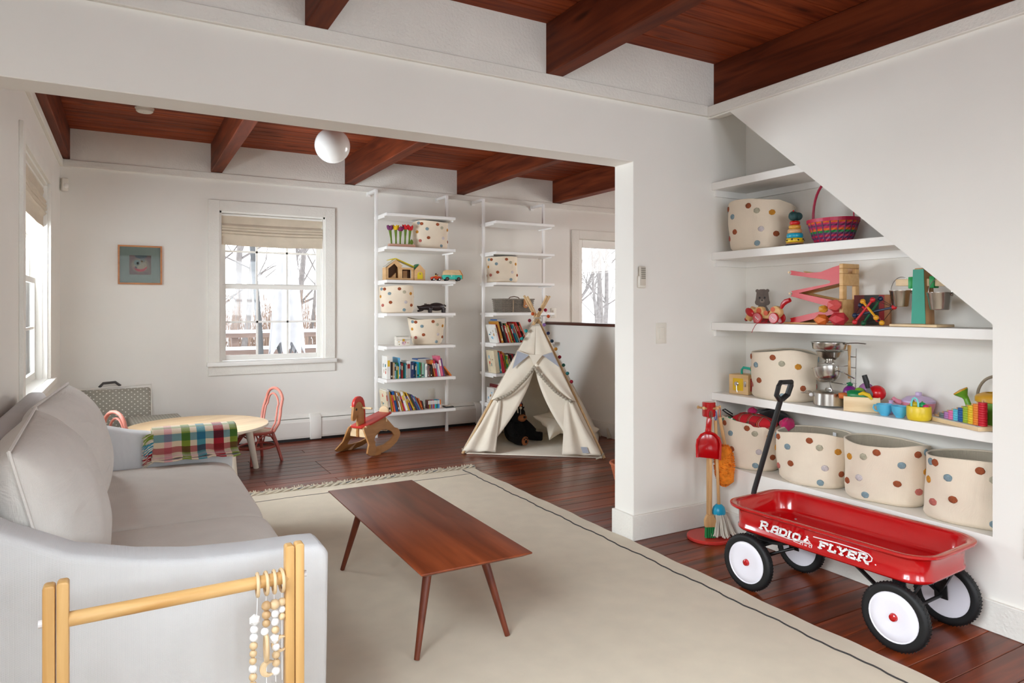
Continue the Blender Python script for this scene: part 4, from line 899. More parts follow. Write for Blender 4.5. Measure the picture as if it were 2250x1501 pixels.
# framed print
pf=T('framed_print','small square framed print with grey mount on the far left wall','picture',(.106,YB-.022,1.685))
m_fr=wood('honey_frame',rgb(166,96,36),rgb(190,122,56),0,.4,4,9,bmp=0)
g=G()
h_=.172; P('frame',G().box(-h_,h_,-.008,.02,h_-.014,h_).box(-h_,h_,-.008,.02,-h_,-h_+.014).box(-h_,-h_+.014,-.008,.02,-h_+.014,h_-.014).box(h_-.014,h_,-.008,.02,-h_+.014,h_-.014),m_fr,pf)
P('mount',G().box(-h_+.014,h_-.014,.004,.008,-h_+.014,h_-.014),M('grey_green_card',rgb(112,124,116),.8,.03),pf)
def artm():
    m,nt,b=base('print_art'); t=coords(nt,(1,1,1)); v=N(nt,'ShaderNodeTexNoise',Scale=18.,Detail=3.,Distortion=1.4); nt.links.new(t.outputs[0],v.inputs['Vector'])
    gr=N(nt,'ShaderNodeTexGradient',gradient_type='SPHERICAL'); mp2=coords(nt,(13,13,13)); nt.links.new(mp2.outputs[0],gr.inputs[0])
    r=N(nt,'ShaderNodeValToRGB'); e=r.color_ramp.elements; e[0].color=rgb(80,52,44); e[0].position=.0; e[1].color=rgb(128,120,100); e[1].position=.5
    ad=N(nt,'ShaderNodeMath',operation='MULTIPLY_ADD'); ad.inputs[1].default_value=.5; nt.links.new(v.outputs[0],ad.inputs[0]); nt.links.new(gr.outputs[1],ad.inputs[2])
    q=N(nt,'ShaderNodeMath',operation='SUBTRACT'); q.inputs[1].default_value=.2; nt.links.new(ad.outputs[0],q.inputs[0]); nt.links.new(q.outputs[0],r.inputs[0]); nt.links.new(r.outputs[0],b.inputs['Base Color']); b.inputs['Roughness'].default_value=.6; return m
art=P('print',G().box(-.085,.085,.001,.004,-.085,.085),artm(),pf)
for nm,pts,c in (('print_shape',arc(.0,-.005,.055,200,345,10)+arc(.0,.02,.058,330,215,10),(150,34,36)),('print_shape',arc(.005,.085,.05,180,360,10,.03),(34,52,56)),('print_shape',arc(-.025,.02,.025,0,360,12),(92,110,104)),('print_shape',arc(.018,.045,.02,0,360,12),(88,92,88)),('print_shape',arc(-.018,.014,.012,0,360,10),(180,140,80)),('print_shape',arc(.012,.034,.009,0,360,10),(186,130,50)),('print_shape',arc(-.036,-.025,.012,0,360,10),(24,26,34))): P(nm,G().prism(pts,-.0005,.001,'y'),M('ink_%d_%d'%c[:2],rgb(*c),.7),art)
P('glazing',G().box(-h_+.014,h_-.014,-.004,-.002,-h_+.014,h_-.014),glassm('picture_glass',(1,1,1,1),1.12),pf)
# roman shades
m_shade=weave('oatmeal_linen',rgb(222,208,186),.95,180,.4,.06)
def shade(label,axis,base_,lo,hi,zt,inward):
    o=T('roman_shade',label,'window shade',(0,0,0),0,'oatmeal roman shades')
    prof=[(-.045,zt),(-.028,zt-.004),(-.02,zt-.03),(-.03,zt-.075),(-.012,zt-.085),(-.002,zt-.10),(-.018,zt-.118),(-.004,zt-.122),(-.006,zt-.137),(-.02,zt-.142),(-.003,zt-.150),(-.008,zt-.163),(-.02,zt-.168),(-.004,zt-.178),(-.01,zt-.19),(-.022,zt-.2),(-.024,zt-.24),(-.022,zt-.275),(-.028,zt-.278),(-.034,zt-.24),(-.034,zt-.2),(-.05,zt-.1)]
    g=G(); n=13; k=len(prof)
    vs=[]
    for i in range(n):
        u=lo+(hi-lo)*i/(n-1); sag=.012*math.sin(math.pi*i/(n-1))
        for d,z in prof:
            dd=base_+inward*(d+.006*math.sin(i*1.3+z*40)*.4); vs.append((u,dd,z-sag*(zt-z)/.28) if axis=='x' else (dd,u,z-sag*(zt-z)/.28))
    fs=[(i*k+j,i*k+(j+1)%k,(i+1)*k+(j+1)%k,(i+1)*k+j) for i in range(n-1) for j in range(k)]+[tuple(range(k)),tuple((n-1)*k+j for j in range(k))]
    P('fabric',g.add(vs,fs),m_shade,o,smooth=True,ang=50)
    d0,d1=sorted((base_-inward*.055,base_-inward*.02)); P('headrail',G().box(lo,hi,d0,d1,zt-.005,zt+.012) if axis=='x' else G().box(d0,d1,lo,hi,zt-.005,zt+.012),m_trim,o)
shade('oatmeal roman shade drawn up in the far window','x',YB,W1[0]+.022,W1[1]-.022,2.18,-1)
shade('oatmeal roman shade drawn up in the left window','y',XL,W2[0]+.022,W2[1]-.022,2.155,1)
# ------------------------------------------------------------ spotted fabric baskets
m_bask=weave('basket_canvas',rgb(232,217,195),.95,150,.3,.04,.2); m_blin=weave('basket_lining',rgb(208,194,170),.95,110,.8,.05,.2)
DOTC={'b':(134,156,164),'r':(160,82,46),'s':(186,180,156),'m':(206,140,44),'c':(192,108,96),'l':(212,202,202)}
PAT=[(-.157,.245,'b'),(-.128,.238,'r'),(-.067,.188,'b'),(.067,.204,'s'),(-.168,.16,'m'),(-.053,.103,'r'),(.092,.105,'l'),(-.138,.074,'c'),(.071,.03,'b'),(.165,.076,'r'),(.15,.19,'m'),(.02,.235,'r')]
DOTM={}
def dotmesh(c):
    if c not in DOTM:
        r_=random.Random(ord(c)); n=14; lp=[]
        for k,(q,z) in enumerate(((1.,0),(1.02,.003),(.9,.006),(.55,.0075),(.2,.008))): lp.append([(.0165*q*(1+.05*math.sin(3*i+ord(c)))*math.cos(2*math.pi*i/n),.0165*q*(1+.05*math.sin(3*i+ord(c)))*math.sin(2*math.pi*i/n),z-.002) for i in range(n)])
        DOTM[c]=mesh('dot',loft(G(),lp),M('yarn_dot_'+c,rgb(*DOTC[c]),.95,.14,120,bmp=.9,bscale=260,dist=.008),smooth=True,ang=60)
    return DOTM[c]
def basket(label,loc,w,d,h,face,seed=0,tb=.96,rim=.012,tilt=(0,0),shift=0,sag=0,tagged=False,flip=1,e=.80):
    """w along the direction seen, d in depth; face: heading of the seen side (degrees)"""
    o=T('storage_basket',label,'basket',loc,0,'cream storage baskets with woollen spots'); o.rotation_euler=(R(tilt[0]),R(tilt[1]),0)
    r_=random.Random(seed); ph=[r_.uniform(0,6.3) for _ in range(8)]; fa=R(face)
    def pt(th,z,ins=0):
        # th measured from the seen side
        c_,s_=math.cos(th),math.sin(th); k=tb+(1-tb)*(z/h)+.018*math.sin(math.pi*z/h)
        wb=.006*math.sin(2*th+ph[0]+z*9)+.004*math.sin(3*th+ph[1]-z*14)+.003*math.sin(5*th+z*40+ph[2])*(1-z/h)
        a=math.copysign(abs(c_)**e,c_)*(d/2*k+wb-ins); b=math.copysign(abs(s_)**e,s_)*(w/2*k+wb-ins)
        return (a*math.cos(fa)-b*math.sin(fa),a*math.sin(fa)+b*math.cos(fa))
    def zt(th): return h+rim*math.sin(2*th+ph[3])+rim*.5*math.sin(3*th+ph[4])-sag*max(0,math.cos(th-ph[5]))
    nu,nv=56,16
    def outer(a,b):
        th=2*math.pi*a; z=b*zt(th); x,y=pt(th,z,.012*max(0,1-b/.06)**2); return (x,y,z)
    def inner(a,b):
        th=2*math.pi*a; z=zt(th)-b*(zt(th)-.012); x,y=pt(th,z,.006); return (x,y,z)
    g=G().grid(outer,nu,nv,cu=True); g.f.append([i*nv for i in range(nu)])
    P('shell',g,m_bask,o,smooth=True,ang=70)
    g=G().grid(inner,nu,6,cu=True); g.f.append([i*6+5 for i in range(nu)]); li=P('lining',g,m_blin,o,smooth=True,ang=70)
    P('rim_seam',G().tube([(*pt(2*math.pi*i/nu,h,.003),zt(2*math.pi*i/nu)) for i in range(nu)],.0045,6,closed=True),m_bask,o,smooth=True)
    for half in (0,1):
        for s_,z,c in PAT:
            s_=flip*s_+shift
            if abs(s_)>.175: s_=math.copysign(.175,s_)
            th=math.asin(s_/.18)*.97+math.pi*half; z=z*h/.26; z=min(z,zt(th)-.022)
            x,y=pt(th,z); x1,y1=pt(th+.05,z); x0,y0=pt(th-.05,z)
            tx,ty=x1-x0,y1-y0; nrm=Vector((ty,-tx,0)).normalized(); 
            if nrm.x*x+nrm.y*y<0: nrm=-nrm
            q=P('dot',dotmesh(c),None,o); m_=Matrix.Translation((x,y,z))@nrm.to_track_quat('Z','Y').to_matrix().to_4x4(); q.matrix_local=m_@Matrix.Diagonal((1.05,.95,1,1))
    if tagged:
        th=math.pi*.93; x,y=pt(th,h*.88,.010); v=Vector((-x,-y,0)).normalized(); P('care_tag',G().cb(0,0,0,.022,.0015,.045),M('white_satin_tag',rgb(236,236,236),.5),li,loc=(x+v.x*.004,y+v.y*.004,h-.035),rot=(0,0,math.atan2(v.y,v.x)+R(90)))
    return o
CAMF=math.degrees(math.atan2(-.6,-.8))
basket('spotted basket on the second alcove shelf from the top',(3.225,2.76,1.638),.375,.27,.275,180,1,.92,.012,(0,0),.0,.05)
basket('spotted basket on the kitchen toy shelf beside the lock box',(3.215,2.588,.795),.355,.27,.262,183,2,.98,.010,tagged=True)
basket('spotted basket under the shelf holding tartan and dress-up clothes',(3.20,2.79,.3795),.335,.27,.27,192,3,.95,.008,shift=.006)
basket('spotted basket with a white tag, right of the dress-up clothes basket',(3.20,2.378,.3795),.37,.285,.262,193,4,.98,.008,tagged=True)
basket('spotted basket third from the left on the alcove ledge',(3.20,1.985,.3795),.375,.29,.275,196,5,.88,.009,shift=.02,flip=-1)
basket('spotted basket cut off by the alcove edge, rightmost on the ledge',(3.20,1.60,.3795),.355,.28,.275,196,6,.98,.008,shift=.02)
# dress-up clothes in the first basket
def tartan():
    m,nt,b=base('red_tartan'); t=N(nt,'ShaderNodeTexCoord'); s=N(nt,'ShaderNodeSeparateXYZ'); nt.links.new(t.outputs['Object'],s.inputs[0]); outs=[]
    for i,(ax,sc) in enumerate((('X',15.),('Y',15.))):
        ml=N(nt,'ShaderNodeMath',operation='MULTIPLY'); ml.inputs[1].default_value=sc; nt.links.new(s.outputs[ax],ml.inputs[0]); fr=N(nt,'ShaderNodeMath',operation='FRACT'); nt.links.new(ml.outputs[0],fr.inputs[0])
        r=N(nt,'ShaderNodeValToRGB'); r.color_ramp.interpolation='CONSTANT'; e=r.color_ramp.elements; e[0].color=rgb(190,20,34); e[1].position=.45; e[1].color=rgb(40,44,40)
        for p,c in ((.52,rgb(200,190,170)),(.56,rgb(30,50,44)),(.66,rgb(196,160,60)),(.69,rgb(60,24,26)),(.8,rgb(190,20,34))): q=e.new(p); q.color=c
        nt.links.new(fr.outputs[0],r.inputs[0]); outs.append(r.outputs[0])
    mx=N(nt,'ShaderNodeMix',data_type='RGBA'); mx.inputs[0].default_value=.5; nt.links.new(outs[0],mx.inputs[6]); nt.links.new(outs[1],mx.inputs[7]); nt.links.new(mx.outputs[2],b.inputs['Base Color']); b.inputs['Roughness'].default_value=.9; return m
m_tart=tartan()
cl=T('tartan_cloth','red tartan garment bulging out of the leftmost ledge basket','clothing',(3.17,2.76,.60))
def bulge(cx,cy,cz,rx,ry,rz_,nz,sd):
    r_=random.Random(sd); p=[r_.uniform(0,6) for _ in range(4)]
    def fn(a,b):
        th=2*math.pi*a; ph=math.pi*b; k=1+nz*math.sin(4*th+p[0]+3*ph)+nz*.6*math.sin(7*th-2*ph+p[1])
        return (cx+rx*k*math.sin(ph)*math.cos(th),cy+ry*k*math.sin(ph)*math.sin(th),cz+rz_*k*math.cos(ph))
    return G().grid(fn,30,14,cu=True)
P('folded_cloth',bulge(-.01,-.01,.048,.075,.15,.044,.06,1),m_tart,cl,smooth=True,ang=80); P('cord',G().tube([(-.03,.12,.055),(-.045,.165,.075),(-.04,.2,.088),(-.03,.19,.094),(-.02,.14,.07)],.004,6),m_black,cl,smooth=True)
b2=T('black_costume','black and pink costume stuffed behind the tartan in the basket','clothing',(3.25,2.72,.62)); m_blkc=weave('black_satin',rgb(16,16,18),.6,120,.2); m_pinkc=weave('hot_pink_cloth',rgb(206,40,104),.8,120,.3)
P('bunched_cloth',bulge(0,-.02,.045,.07,.13,.05,.07,2),m_blkc,b2,smooth=True,ang=80)
P('pink_cuff',bulge(-.04,.085,.075,.022,.028,.022,.08,3),m_pinkc,b2,smooth=True); P('pink_hem',bulge(-.03,-.15,.03,.05,.03,.035,.1,4),m_pinkc,b2,smooth=True); P('white_strip',G().cb(-.065,.02,.07,.008,.06,.012,RX(R(-20))),m_decal,b2)
rp=T('twisted_rope','green and white twisted rope toy at the rim of the dress-up basket','toy',(3.085,2.87,.645))
def twist(ph,r): return G().tube([(.0+r*math.cos(i*.9+ph)*.8,.03-.115*i/24+0,.012*math.sin(math.pi*i/24)-.03*i/24+r*math.sin(i*.9+ph)) for i in range(25)],.010,8)
m_grope=M('green_rope',rgb(24,146,84),.7,.08,40)
for k,mm in ((0,m_grope),(2.1,m_grope),(4.2,m_decal)): P('strand',twist(k,.007),mm,rp,smooth=True)
# ------------------------------------------------------------ second alcove shelf
Z1,Z2,Z3=1.638,1.2164,.795
st=T('stacking_rings','stacking ring tower topped with a dark green tree','toy',(3.135,2.453,Z1)); 
def ring(z,r,t,c,name='ring'): return P(name,G().lathe([(r-.012,z),(r-.003,z+.001),(r,z+t*.35),(r,z+t*.65),(r-.003,z+t-.001),(r-.012,z+t)],28,cap=True),M('toy_paint_%d_%d_%d'%c,rgb(*c),.3,.03,8),st,smooth=True,ang=60)
ring(0,.050,.008,(26,34,60),'base'); ring(.008,.045,.008,(196,140,90)); yr=ring(.016,.046,.024,(214,178,30)); ring(.040,.042,.026,(20,150,178)); ring(.066,.037,.023,(208,160,110)); ring(.089,.031,.022,(214,156,60)); ring(.111,.0265,.022,(190,20,22))
for i in range(9):
    a=2*math.pi*i/9; P('spot',G().sph((.0455*math.cos(a),.0455*math.sin(a),.028+.004*(i%2)),.005,8,5),M('toy_navy',rgb(18,40,44),.4),yr)
P('tree_top',G().sph((-.012,0,.158),.026,12,8,(1,1,.95)).sph((.014,-.008,.158),.025,12,8,(1,1,.9)).sph((0,.010,.163),.025,12,8),M('toy_pine_green',rgb(26,66,66),.6,.1,30),st,smooth=True,mods=(('REMESH',dict(mode='VOXEL',voxel_size=.004)),)); P('tip',G().sph((-.006,.004,.188),.005,8,6),m_red,st)
def easterm():
    m,nt,b=base('woven_easter_splints'); t=N(nt,'ShaderNodeTexCoord'); s=N(nt,'ShaderNodeSeparateXYZ'); nt.links.new(t.outputs['Object'],s.inputs[0])
    ml=N(nt,'ShaderNodeMath',operation='MULTIPLY'); ml.inputs[1].default_value=1/.125; nt.links.new(s.outputs[2],ml.inputs[0])
    r=N(nt,'ShaderNodeValToRGB'); r.color_ramp.interpolation='CONSTANT'; e=r.color_ramp.elements; e[0].color=rgb(120,40,84); e[1].position=.08; e[1].color=rgb(186,26,64)
    for p,c in ((.16,rgb(104,44,96)),(.24,rgb(190,30,70)),(.32,rgb(100,46,92)),(.40,rgb(22,128,62)),(.49,rgb(214,96,24)),(.58,rgb(190,30,86)),(.66,rgb(110,44,84)),(.74,rgb(196,34,90)),(.80,rgb(216,104,26)),(.87,rgb(184,20,66))): q=e.new(p); q.color=c
    nt.links.new(ml.outputs[0],r.inputs[0]); an=N(nt,'ShaderNodeTexNoise',Scale=70.); nt.links.new(t.outputs['Object'],an.inputs['Vector']); nt.links.new(r.outputs[0],b.inputs['Base Color']); b.inputs['Roughness'].default_value=.45; bump(nt,b,an.outputs[0],.4,.003); return m
eb=T('easter_basket','pink and orange woven easter basket with a tall hoop handle','basket',(3.205,2.275,Z1)); m_east=easterm(); m_pk=M('magenta_splint',rgb(180,20,66),.4,.06,20)
g=G(); n=48
def ew_(a,b):
    th=2*math.pi*a; z=.004+.121*b; r=.078+.040*b**.7; r+= .0022*(1 if (int(a*48)+int(b*11))%2 else -1)*(b<.93); return (r*math.cos(th)*.92,r*math.sin(th)*1.12,z)
P('weave_body',g.grid(ew_,48,12,cu=True),m_east,eb,smooth=False,mods=(('SOLIDIFY',dict(thickness=.004)),)); P('bottom',G().lathe([(.078,.002),(.078,.006)],32,sx=.92,sy=1.12),m_east,eb)
m_pur=M('purple_splint',rgb(92,52,92),.5,.06,20)
for i in range(20):
    a=2*math.pi*i/20+.1; c,s=math.cos(a)*.92,math.sin(a)*1.12; P('stake',G().tube([(c*(.0805+.040*b**.7),s*(.0805+.040*b**.7),.004+.121*b) for b in (0,.25,.5,.75,.9)],.003,5,flat=.5),m_pur,eb)
P('rim',G().lathe([(.117,.108),(.1205,.108),(.1215,.126),(.116,.126),(.116,.108)],44,cap=False,sx=.92,sy=1.12),m_pk,eb)
P('handle',G().tube([(0,.118*math.cos(R(a))*1.0,.11+.23*abs(math.sin(R(a)))**.72) for a in range(0,181,9)],.0065,8,flat=.45),m_pk,eb,smooth=True)
# ------------------------------------------------------------ third alcove shelf
be=T('bear_cutout','small flat picture cutout of a grey bear cub propped on the shelf','cutout',(3.26,2.775,Z2),R(-70))
m_card=M('grey_brown_card',rgb(108,96,88),.7,.12,40); m_cardL=M('pale_card',rgb(146,132,122),.7,.1,40)
sil=[(-.045,0),(.045,0),(.044,.04),(.036,.075),(.022,.10)]+arc(.026,.12,.018,-60,40,4)+[(.036,.16),(.034,.178)]+arc(.030,.188,.010,-30,150,6)+[(.012,.197),(-.012,.197)]+arc(-.030,.188,.010,30,210,6)+[(-.034,.178),(-.036,.16)]+arc(-.026,.12,.018,140,240,4)+[(-.022,.10),(-.036,.075),(-.044,.04)]
P('silhouette',G().prism(sil,-.003,.003,'y'),m_card,be); P('muzzle',G().sph((0,-.003,.128),.015,10,6,(1,.2,.8)),m_cardL,be); P('nose',G().sph((0,-.006,.133),.006,8,5,(1,.4,.7)),m_black,be); P('belly',G().sph((0,-.003,.05),.026,12,7,(1,.12,1.3)),m_cardL,be)
for x_ in (-.015,.015): P('eye',G().sph((x_,-.004,.147),.006,8,5,(1,.4,1.1)),m_black,be)
dg=T('pull_along_dog','spotted wooden pull-along dog with red wheels, ears and tail','toy',(3.115,2.615,Z2),R(-86))   # local x runs along the shelf, head at -x
m_dogw=wood('dog_beech',rgb(206,160,100),rgb(224,184,128),0,.45,4,8,bmp=0); m_dred=M('dog_red',rgb(176,22,28),.3,.03); m_spot=M('dog_orange_spot',rgb(206,84,40),.5)
body=[(-.085,.05)]+arc(-.045,.055,.04,170,60,6)+arc(.0,.075,.03,250,290,3)+arc(.055,.062,.036,110,-20,7)+[(.07,.03),(.03,.026),(-.03,.028),(-.06,.03)]
P('body',G().prism(body,-.017,.017,'y'),m_dogw,dg,bevel=.005); P('head',G().tube([(-.085,0,.085),(-.10,0,.06),(-.118,0,.035),(-.128,0,.02)],[.022,.026,.023,.018],12),m_dogw,dg,smooth=True)
P('ear',G().sph((-.098,-.028,.062),.03,12,8,(1.1,.32,.72),TR(-.098,-.028,.062)@RY(R(35))@TR(.098,.028,-.062)),m_dred,dg,smooth=True); P('ear',G().sph((-.098,.028,.062),.03,12,8,(1.1,.32,.72)),m_dred,dg,smooth=True); P('nose',G().sph((-.142,0,.022),.011,8,6),m_dred,dg,smooth=True)
P('tail',G().tube([(.085,0,.085),(.098,0,.108),(.115,0,.122),(.14,0,.13)],[.008,.013,.0145,.012],10),m_dred,dg,smooth=True)
for x_,z_,r_ in ((-.045,.07,.017),(.0,.058,.014),(.045,.078,.014),(.05,.048,.009)):
    for s in (-1,1): P('spot',G().cyl((x_,s*.0172,z_),(x_,s*.0182,z_),r_,n=14),m_spot,dg)
for x_ in (-.045,.06):
    for s in (-1,1):
        w_=P('wheel',G().lathe([(.0001,-.007),(.026,-.007),(.03,-.004),(.03,.004),(.026,.007),(.0001,.007)],24,TR(x_,s*.03,.031)@RX(R(90))),m_dred,dg,smooth=True)
        for k in range(3): P('dot',G().sph((x_-.008+.008*k,s*.0375,.036-.006*k),.0035,6,4,(1,.4,1)),m_decal,w_)
P('pull_cord',G().tube([(-.09,-.01,.03),(-.06,-.04,.004),(.0,-.045,.004),(.045,-.04,.004),(.02,-.046,.003),(-.03,-.047,.003),(-.04,-.056,-.01),(-.055,-.057,-.035),(-.062,-.057,-.052)],.0016,6),M('red_string',rgb(170,30,40),.8),dg,smooth=True)
rmp=T('zigzag_ramp','red zigzag marble ramp with tall beech end tower','toy',(3.175,2.20,Z2),R(90))   # local x toward +Y world (left), y toward -X: sides at y=0 and -.11
mzx=TR(0,0,0)
def zig(y0,y1):
    return G().prism([(.01,.305),(.05,.296),(.12,.275),(.2,.273),(.30,.291)]+arc(.313,.280,.0115,90,270,6)+[(.085,.233),(.068,.228),(.063,.222),(.068,.215),(.085,.211),(.30,.1795)]+arc(.308,.166,.0135,80,280,7)+[(.085,.097),(.068,.092),(.063,.086),(.068,.080),(.085,.076),(.305,.031)]+arc(.315,.0195,.0115,90,270,6)+[(.25,.009),(.01,.062),(.01,.118),(.255,.167),(.01,.213)],y0,y1,'y')
m_rpaint=M('ramp_red',rgb(196,26,34),.4,.03,6)
P('side_panel',zig(-.002,.008),m_rpaint,rmp); P('side_panel',zig(-.112,-.102),m_dogw,rmp)
for (a,b) in (((.31,.276),(.03,.236)),((.31,.163),(.03,.220)),((.31,.163),(.03,.108)),((.31,.02),(.03,.085))):
    dx,dz=b[0]-a[0],b[1]-a[1]; l=math.hypot(dx,dz); nx,nz=-dz/l*.004,dx/l*.004; P('track',G().prism([(a[0]-nx,a[1]-nz),(b[0]-nx,b[1]-nz),(b[0]+nx,b[1]+nz),(a[0]+nx,a[1]+nz)],-.10,-.004,'y'),m_dogw,rmp)
P('tower',G().prism([(-.122,.008),(-.095,.008),(-.095,.095),(-.12,.095)],-.012,.008,'x') if 0 else G().box(-.012,.01,-.122,.014,.010,.13).box(-.012,.01,-.122,-.09,.13,.20).box(-.012,.01,-.020,.014,.13,.20).box(-.012,.01,-.122,.014,.20,.262).box(-.012,.01,-.122,-.09,.262,.288).box(-.012,.01,-.030,.014,.262,.288).box(-.012,.01,-.122,.014,.288,.312),m_dogw,rmp,bevel=.004)
P('base_board',G().box(-.014,.345,-.124,.018,0,.009),m_dogw,rmp,bevel=.003)
for x_,z_ in ((.315,.282),(.31,.166)): P('axle_peg',G().cyl((x_,.006,z_),(x_,.012,z_),.006,n=12),m_plyE,rmp)
def gem(label,loc,r,c,sd):
    o=T('gem_block',label,'block',loc,rnd.uniform(0,3),'painted faceted wooden blocks'); r_=random.Random(sd); g=ico(G(),(0,0,0),r); g.v=[(v[0]*1.05*r_.uniform(.9,1.1),v[1]*r_.uniform(.9,1.1),v[2]*.82*r_.uniform(.95,1.05)) for v in g.v]
    zmin=min(v[2] for v in g.v); g.v=[(v[0],v[1],v[2]-zmin) for v in g.v]
    bm=bmesh.new(); vs=[bm.verts.new(v) for v in g.v]; bmesh.ops.convex_hull(bm,input=vs); me=bpy.data.meshes.new('facets'); bm.to_mesh(me); bm.free(); me.materials.append(M('gem_%d_%d_%d'%c,rgb(*c),.5,.06,14)); P('facets',me,None,o); return o
gem('orange faceted wooden block left of the red gem blocks',(3.112,2.272,Z2),.038,(212,110,40),1); gem('crimson faceted wooden block at the bottom of the gem pile',(3.116,2.178,Z2),.045,(190,44,54),2); gem('coral faceted wooden block balanced on top of the gem pile',(3.118,2.205,Z2+.0735),.038,(206,84,80),3); gem('ochre faceted wooden block peeking out behind the coral one',(3.118,2.268,Z2+.0625),.026,(196,140,40),4)
bk=T('picture_block','dark red and black striped picture block standing behind the bead toy','block',(3.27,2.10,Z2),R(-78))
P('panel',G().box(-.085,.085,-.012,.012,0,.152),M('beech_edge',rgb(170,110,64),.5,.06,20),bk,bevel=.002)
for a,b,c in ((-.084,-.035,(92,18,14)),(-.035,.035,(28,26,22)),(.035,.06,(150,22,26))): P('colour_band',G().box(a,b,-.0135,-.0115,.001,.151),M('band_%d'%c[0],rgb(*c),.45,.1,12),bk)
sk=T('bead_skwish_toy','rattle of coloured rods and beads strung with black elastic','toy',(3.135,2.0,Z2))
cR,cB,cY,cG=(186,24,34),(22,36,66),(214,150,24),(16,90,54)
def rm_(c): return M('skw_%d_%d'%c[:2],rgb(*c),.35,.04)
ends=[((-.045,.075,.018),cR),((.0,.06,.012),cG),((-.035,-.055,.016),cY),((.03,-.075,.09),cR),((.01,-.02,.13),cB),((-.02,.0,.125),cR),((.0,.075,.10),cB),((.03,.06,.075),cG),((-.03,.085,.05),cB),((.02,.0,.03),cR),((-.04,-.03,.04),cY),((-.02,.05,.118),cY)]
for p,c in ends: P('bead',G().sph(p,.0125,12,8),rm_(c),sk,smooth=True)
for a,b,c in ((0,5,cR),(3,8,cB),(4,1,cG),(11,10,cY),(6,9,cR),(2,7,cB)): P('rod',G().cyl(ends[a][0],ends[b][0],.0055,n=10),rm_(c),sk,smooth=True)
for a,b in ((0,2),(2,3),(3,4),(4,6),(6,8),(8,0),(1,9),(5,3)): P('elastic',G().cyl(ends[a][0],ends[b][0],.0012,n=5),m_black,sk)
m_steel=M('brushed_steel',rgb(196,192,186),.22,.04,10,metal=1); m_wire=M('chrome_wire',rgb(180,178,176),.18,.02,10,metal=1)
bs=T('balance_scale','wooden balance scale with teal post and two steel buckets','toy',(3.175,1.80,Z2),R(90))   # local x -> +Y (left in view)
P('base_board',G().box(-.105,.11,-.07,.075,0,.012),m_plyE,bs,bevel=.003)
P('post',G().prism([(-.032,.012),(.03,.012),(.022,.26),(.015,.268),(-.018,.268),(-.024,.26)],-.045,.03,'y'),wood('scale_ply',rgb(176,128,80),rgb(204,160,112),2,.5,3,14,bmp=0),bs,bevel=.002); P('teal_face',G().prism([(-.033,.014),(.031,.014),(.023,.262),(-.025,.262)],.030,.033,'y'),M('teal_paint',rgb(26,150,124),.4,.03),bs)
P('arm',G().prism([(-.125,.182),(.12,.190),(.12,.222),(-.10,.218),(-.125,.20)],-.018,.008,'y'),m_plyE,bs,bevel=.003)
for x_ in (-.05,.045): P('clip',G().box(x_-.011,x_+.011,-.026,.016,.176,.230),M('green_plastic',rgb(16,150,72),.4),bs,bevel=.003)
def bucket(label,loc,gr):
    o=T('steel_bucket',label,'bucket',loc,0,gr); P('pail',G().lathe([(.0001,0),(.036,0),(.039,.004),(.05,.072),(.052,.074),(.052,.077),(.049,.076),(.038,.006),(.0001,.003)],28),m_steel,o,smooth=True,ang=50)
    P('bail',G().tube([(0,.051*math.cos(R(a)),.072+.068*math.sin(R(a))) for a in range(0,181,12)],.0016,6),m_wire,o,smooth=True)
    for s in (-1,1): P('ear',G().cyl((0,s*.049,.066),(0,s*.054,.066),.006,n=10),m_steel,o)
bucket('steel bucket hanging on the left arm of the balance scale',(3.19,1.905,Z2+.092),'buckets of the balance scale'); bucket('steel bucket hanging on the right arm of the balance scale',(3.135,1.70,Z2+.078),'buckets of the balance scale')
# ------------------------------------------------------------ kitchen toy shelf
lb=T('lock_box','beech lock box with yellow door and teal handle','toy',(3.19,2.855,Z3),R(-78))
P('box',G().box(-.062,.062,-.055,.055,0,.116),wood('lockbox_beech',rgb(204,166,114),rgb(220,186,138),0,.5,3,8,bmp=0),lb,bevel=.003); dr_=P('door',G().box(-.034,.03,-.059,-.054,.022,.094),M('lock_yellow',rgb(220,178,22),.4),lb,bevel=.001)
P('lock',G().lathe([(.013,-.004),(.013,.004),(.006,.007),(.0001,.007)],16,TR(-.008,-.062,.062)@RX(R(90))),m_steel,dr_,smooth=True); P('key',G().tube([(-.006,-.068,.055),(-.004,-.07,.03),(.0,-.069,.014)],.003,6),m_wire,dr_); P('hasp',G().cb(.043,-.057,.062,.014,.006,.032),m_steel,lb,bevel=.002); P('red_door',G().box(.061,.0645,-.03,.03,.02,.095),m_dred,lb)
P('handle',G().tube([(-.01,0,.114),(-.01,0,.142),(.0,0,.154),(.045,0,.15),(.056,0,.138),(.056,0,.114)],.008,10,flat=.8),M('toy_teal',rgb(30,172,152),.4),lb,smooth=True)
rk=T('toy_pot_rack','chrome wire rack holding toy pots and pans','rack',(3.225,2.263,Z3))
def wire(pts,r=.0022): return P('wire',G().tube(pts,r,6),m_wire,rk,smooth=True)
P('wire_base',G().torus((-.03,.0,.004),.062,.0025,28,6,'z',sc=(.8,1.1,1)),m_wire,rk,smooth=True)
wire([(.02,-.075,.003),(.03,-.08,.05),(.035,-.082,.30)]); wire([(.02,-.055,.003),(.03,-.055,.08),(.035,-.05,.24),(.035,-.05,.31)])
for z in (.12,.20,.255): wire([(.035,-.082,z),(.035,-.05,z)])
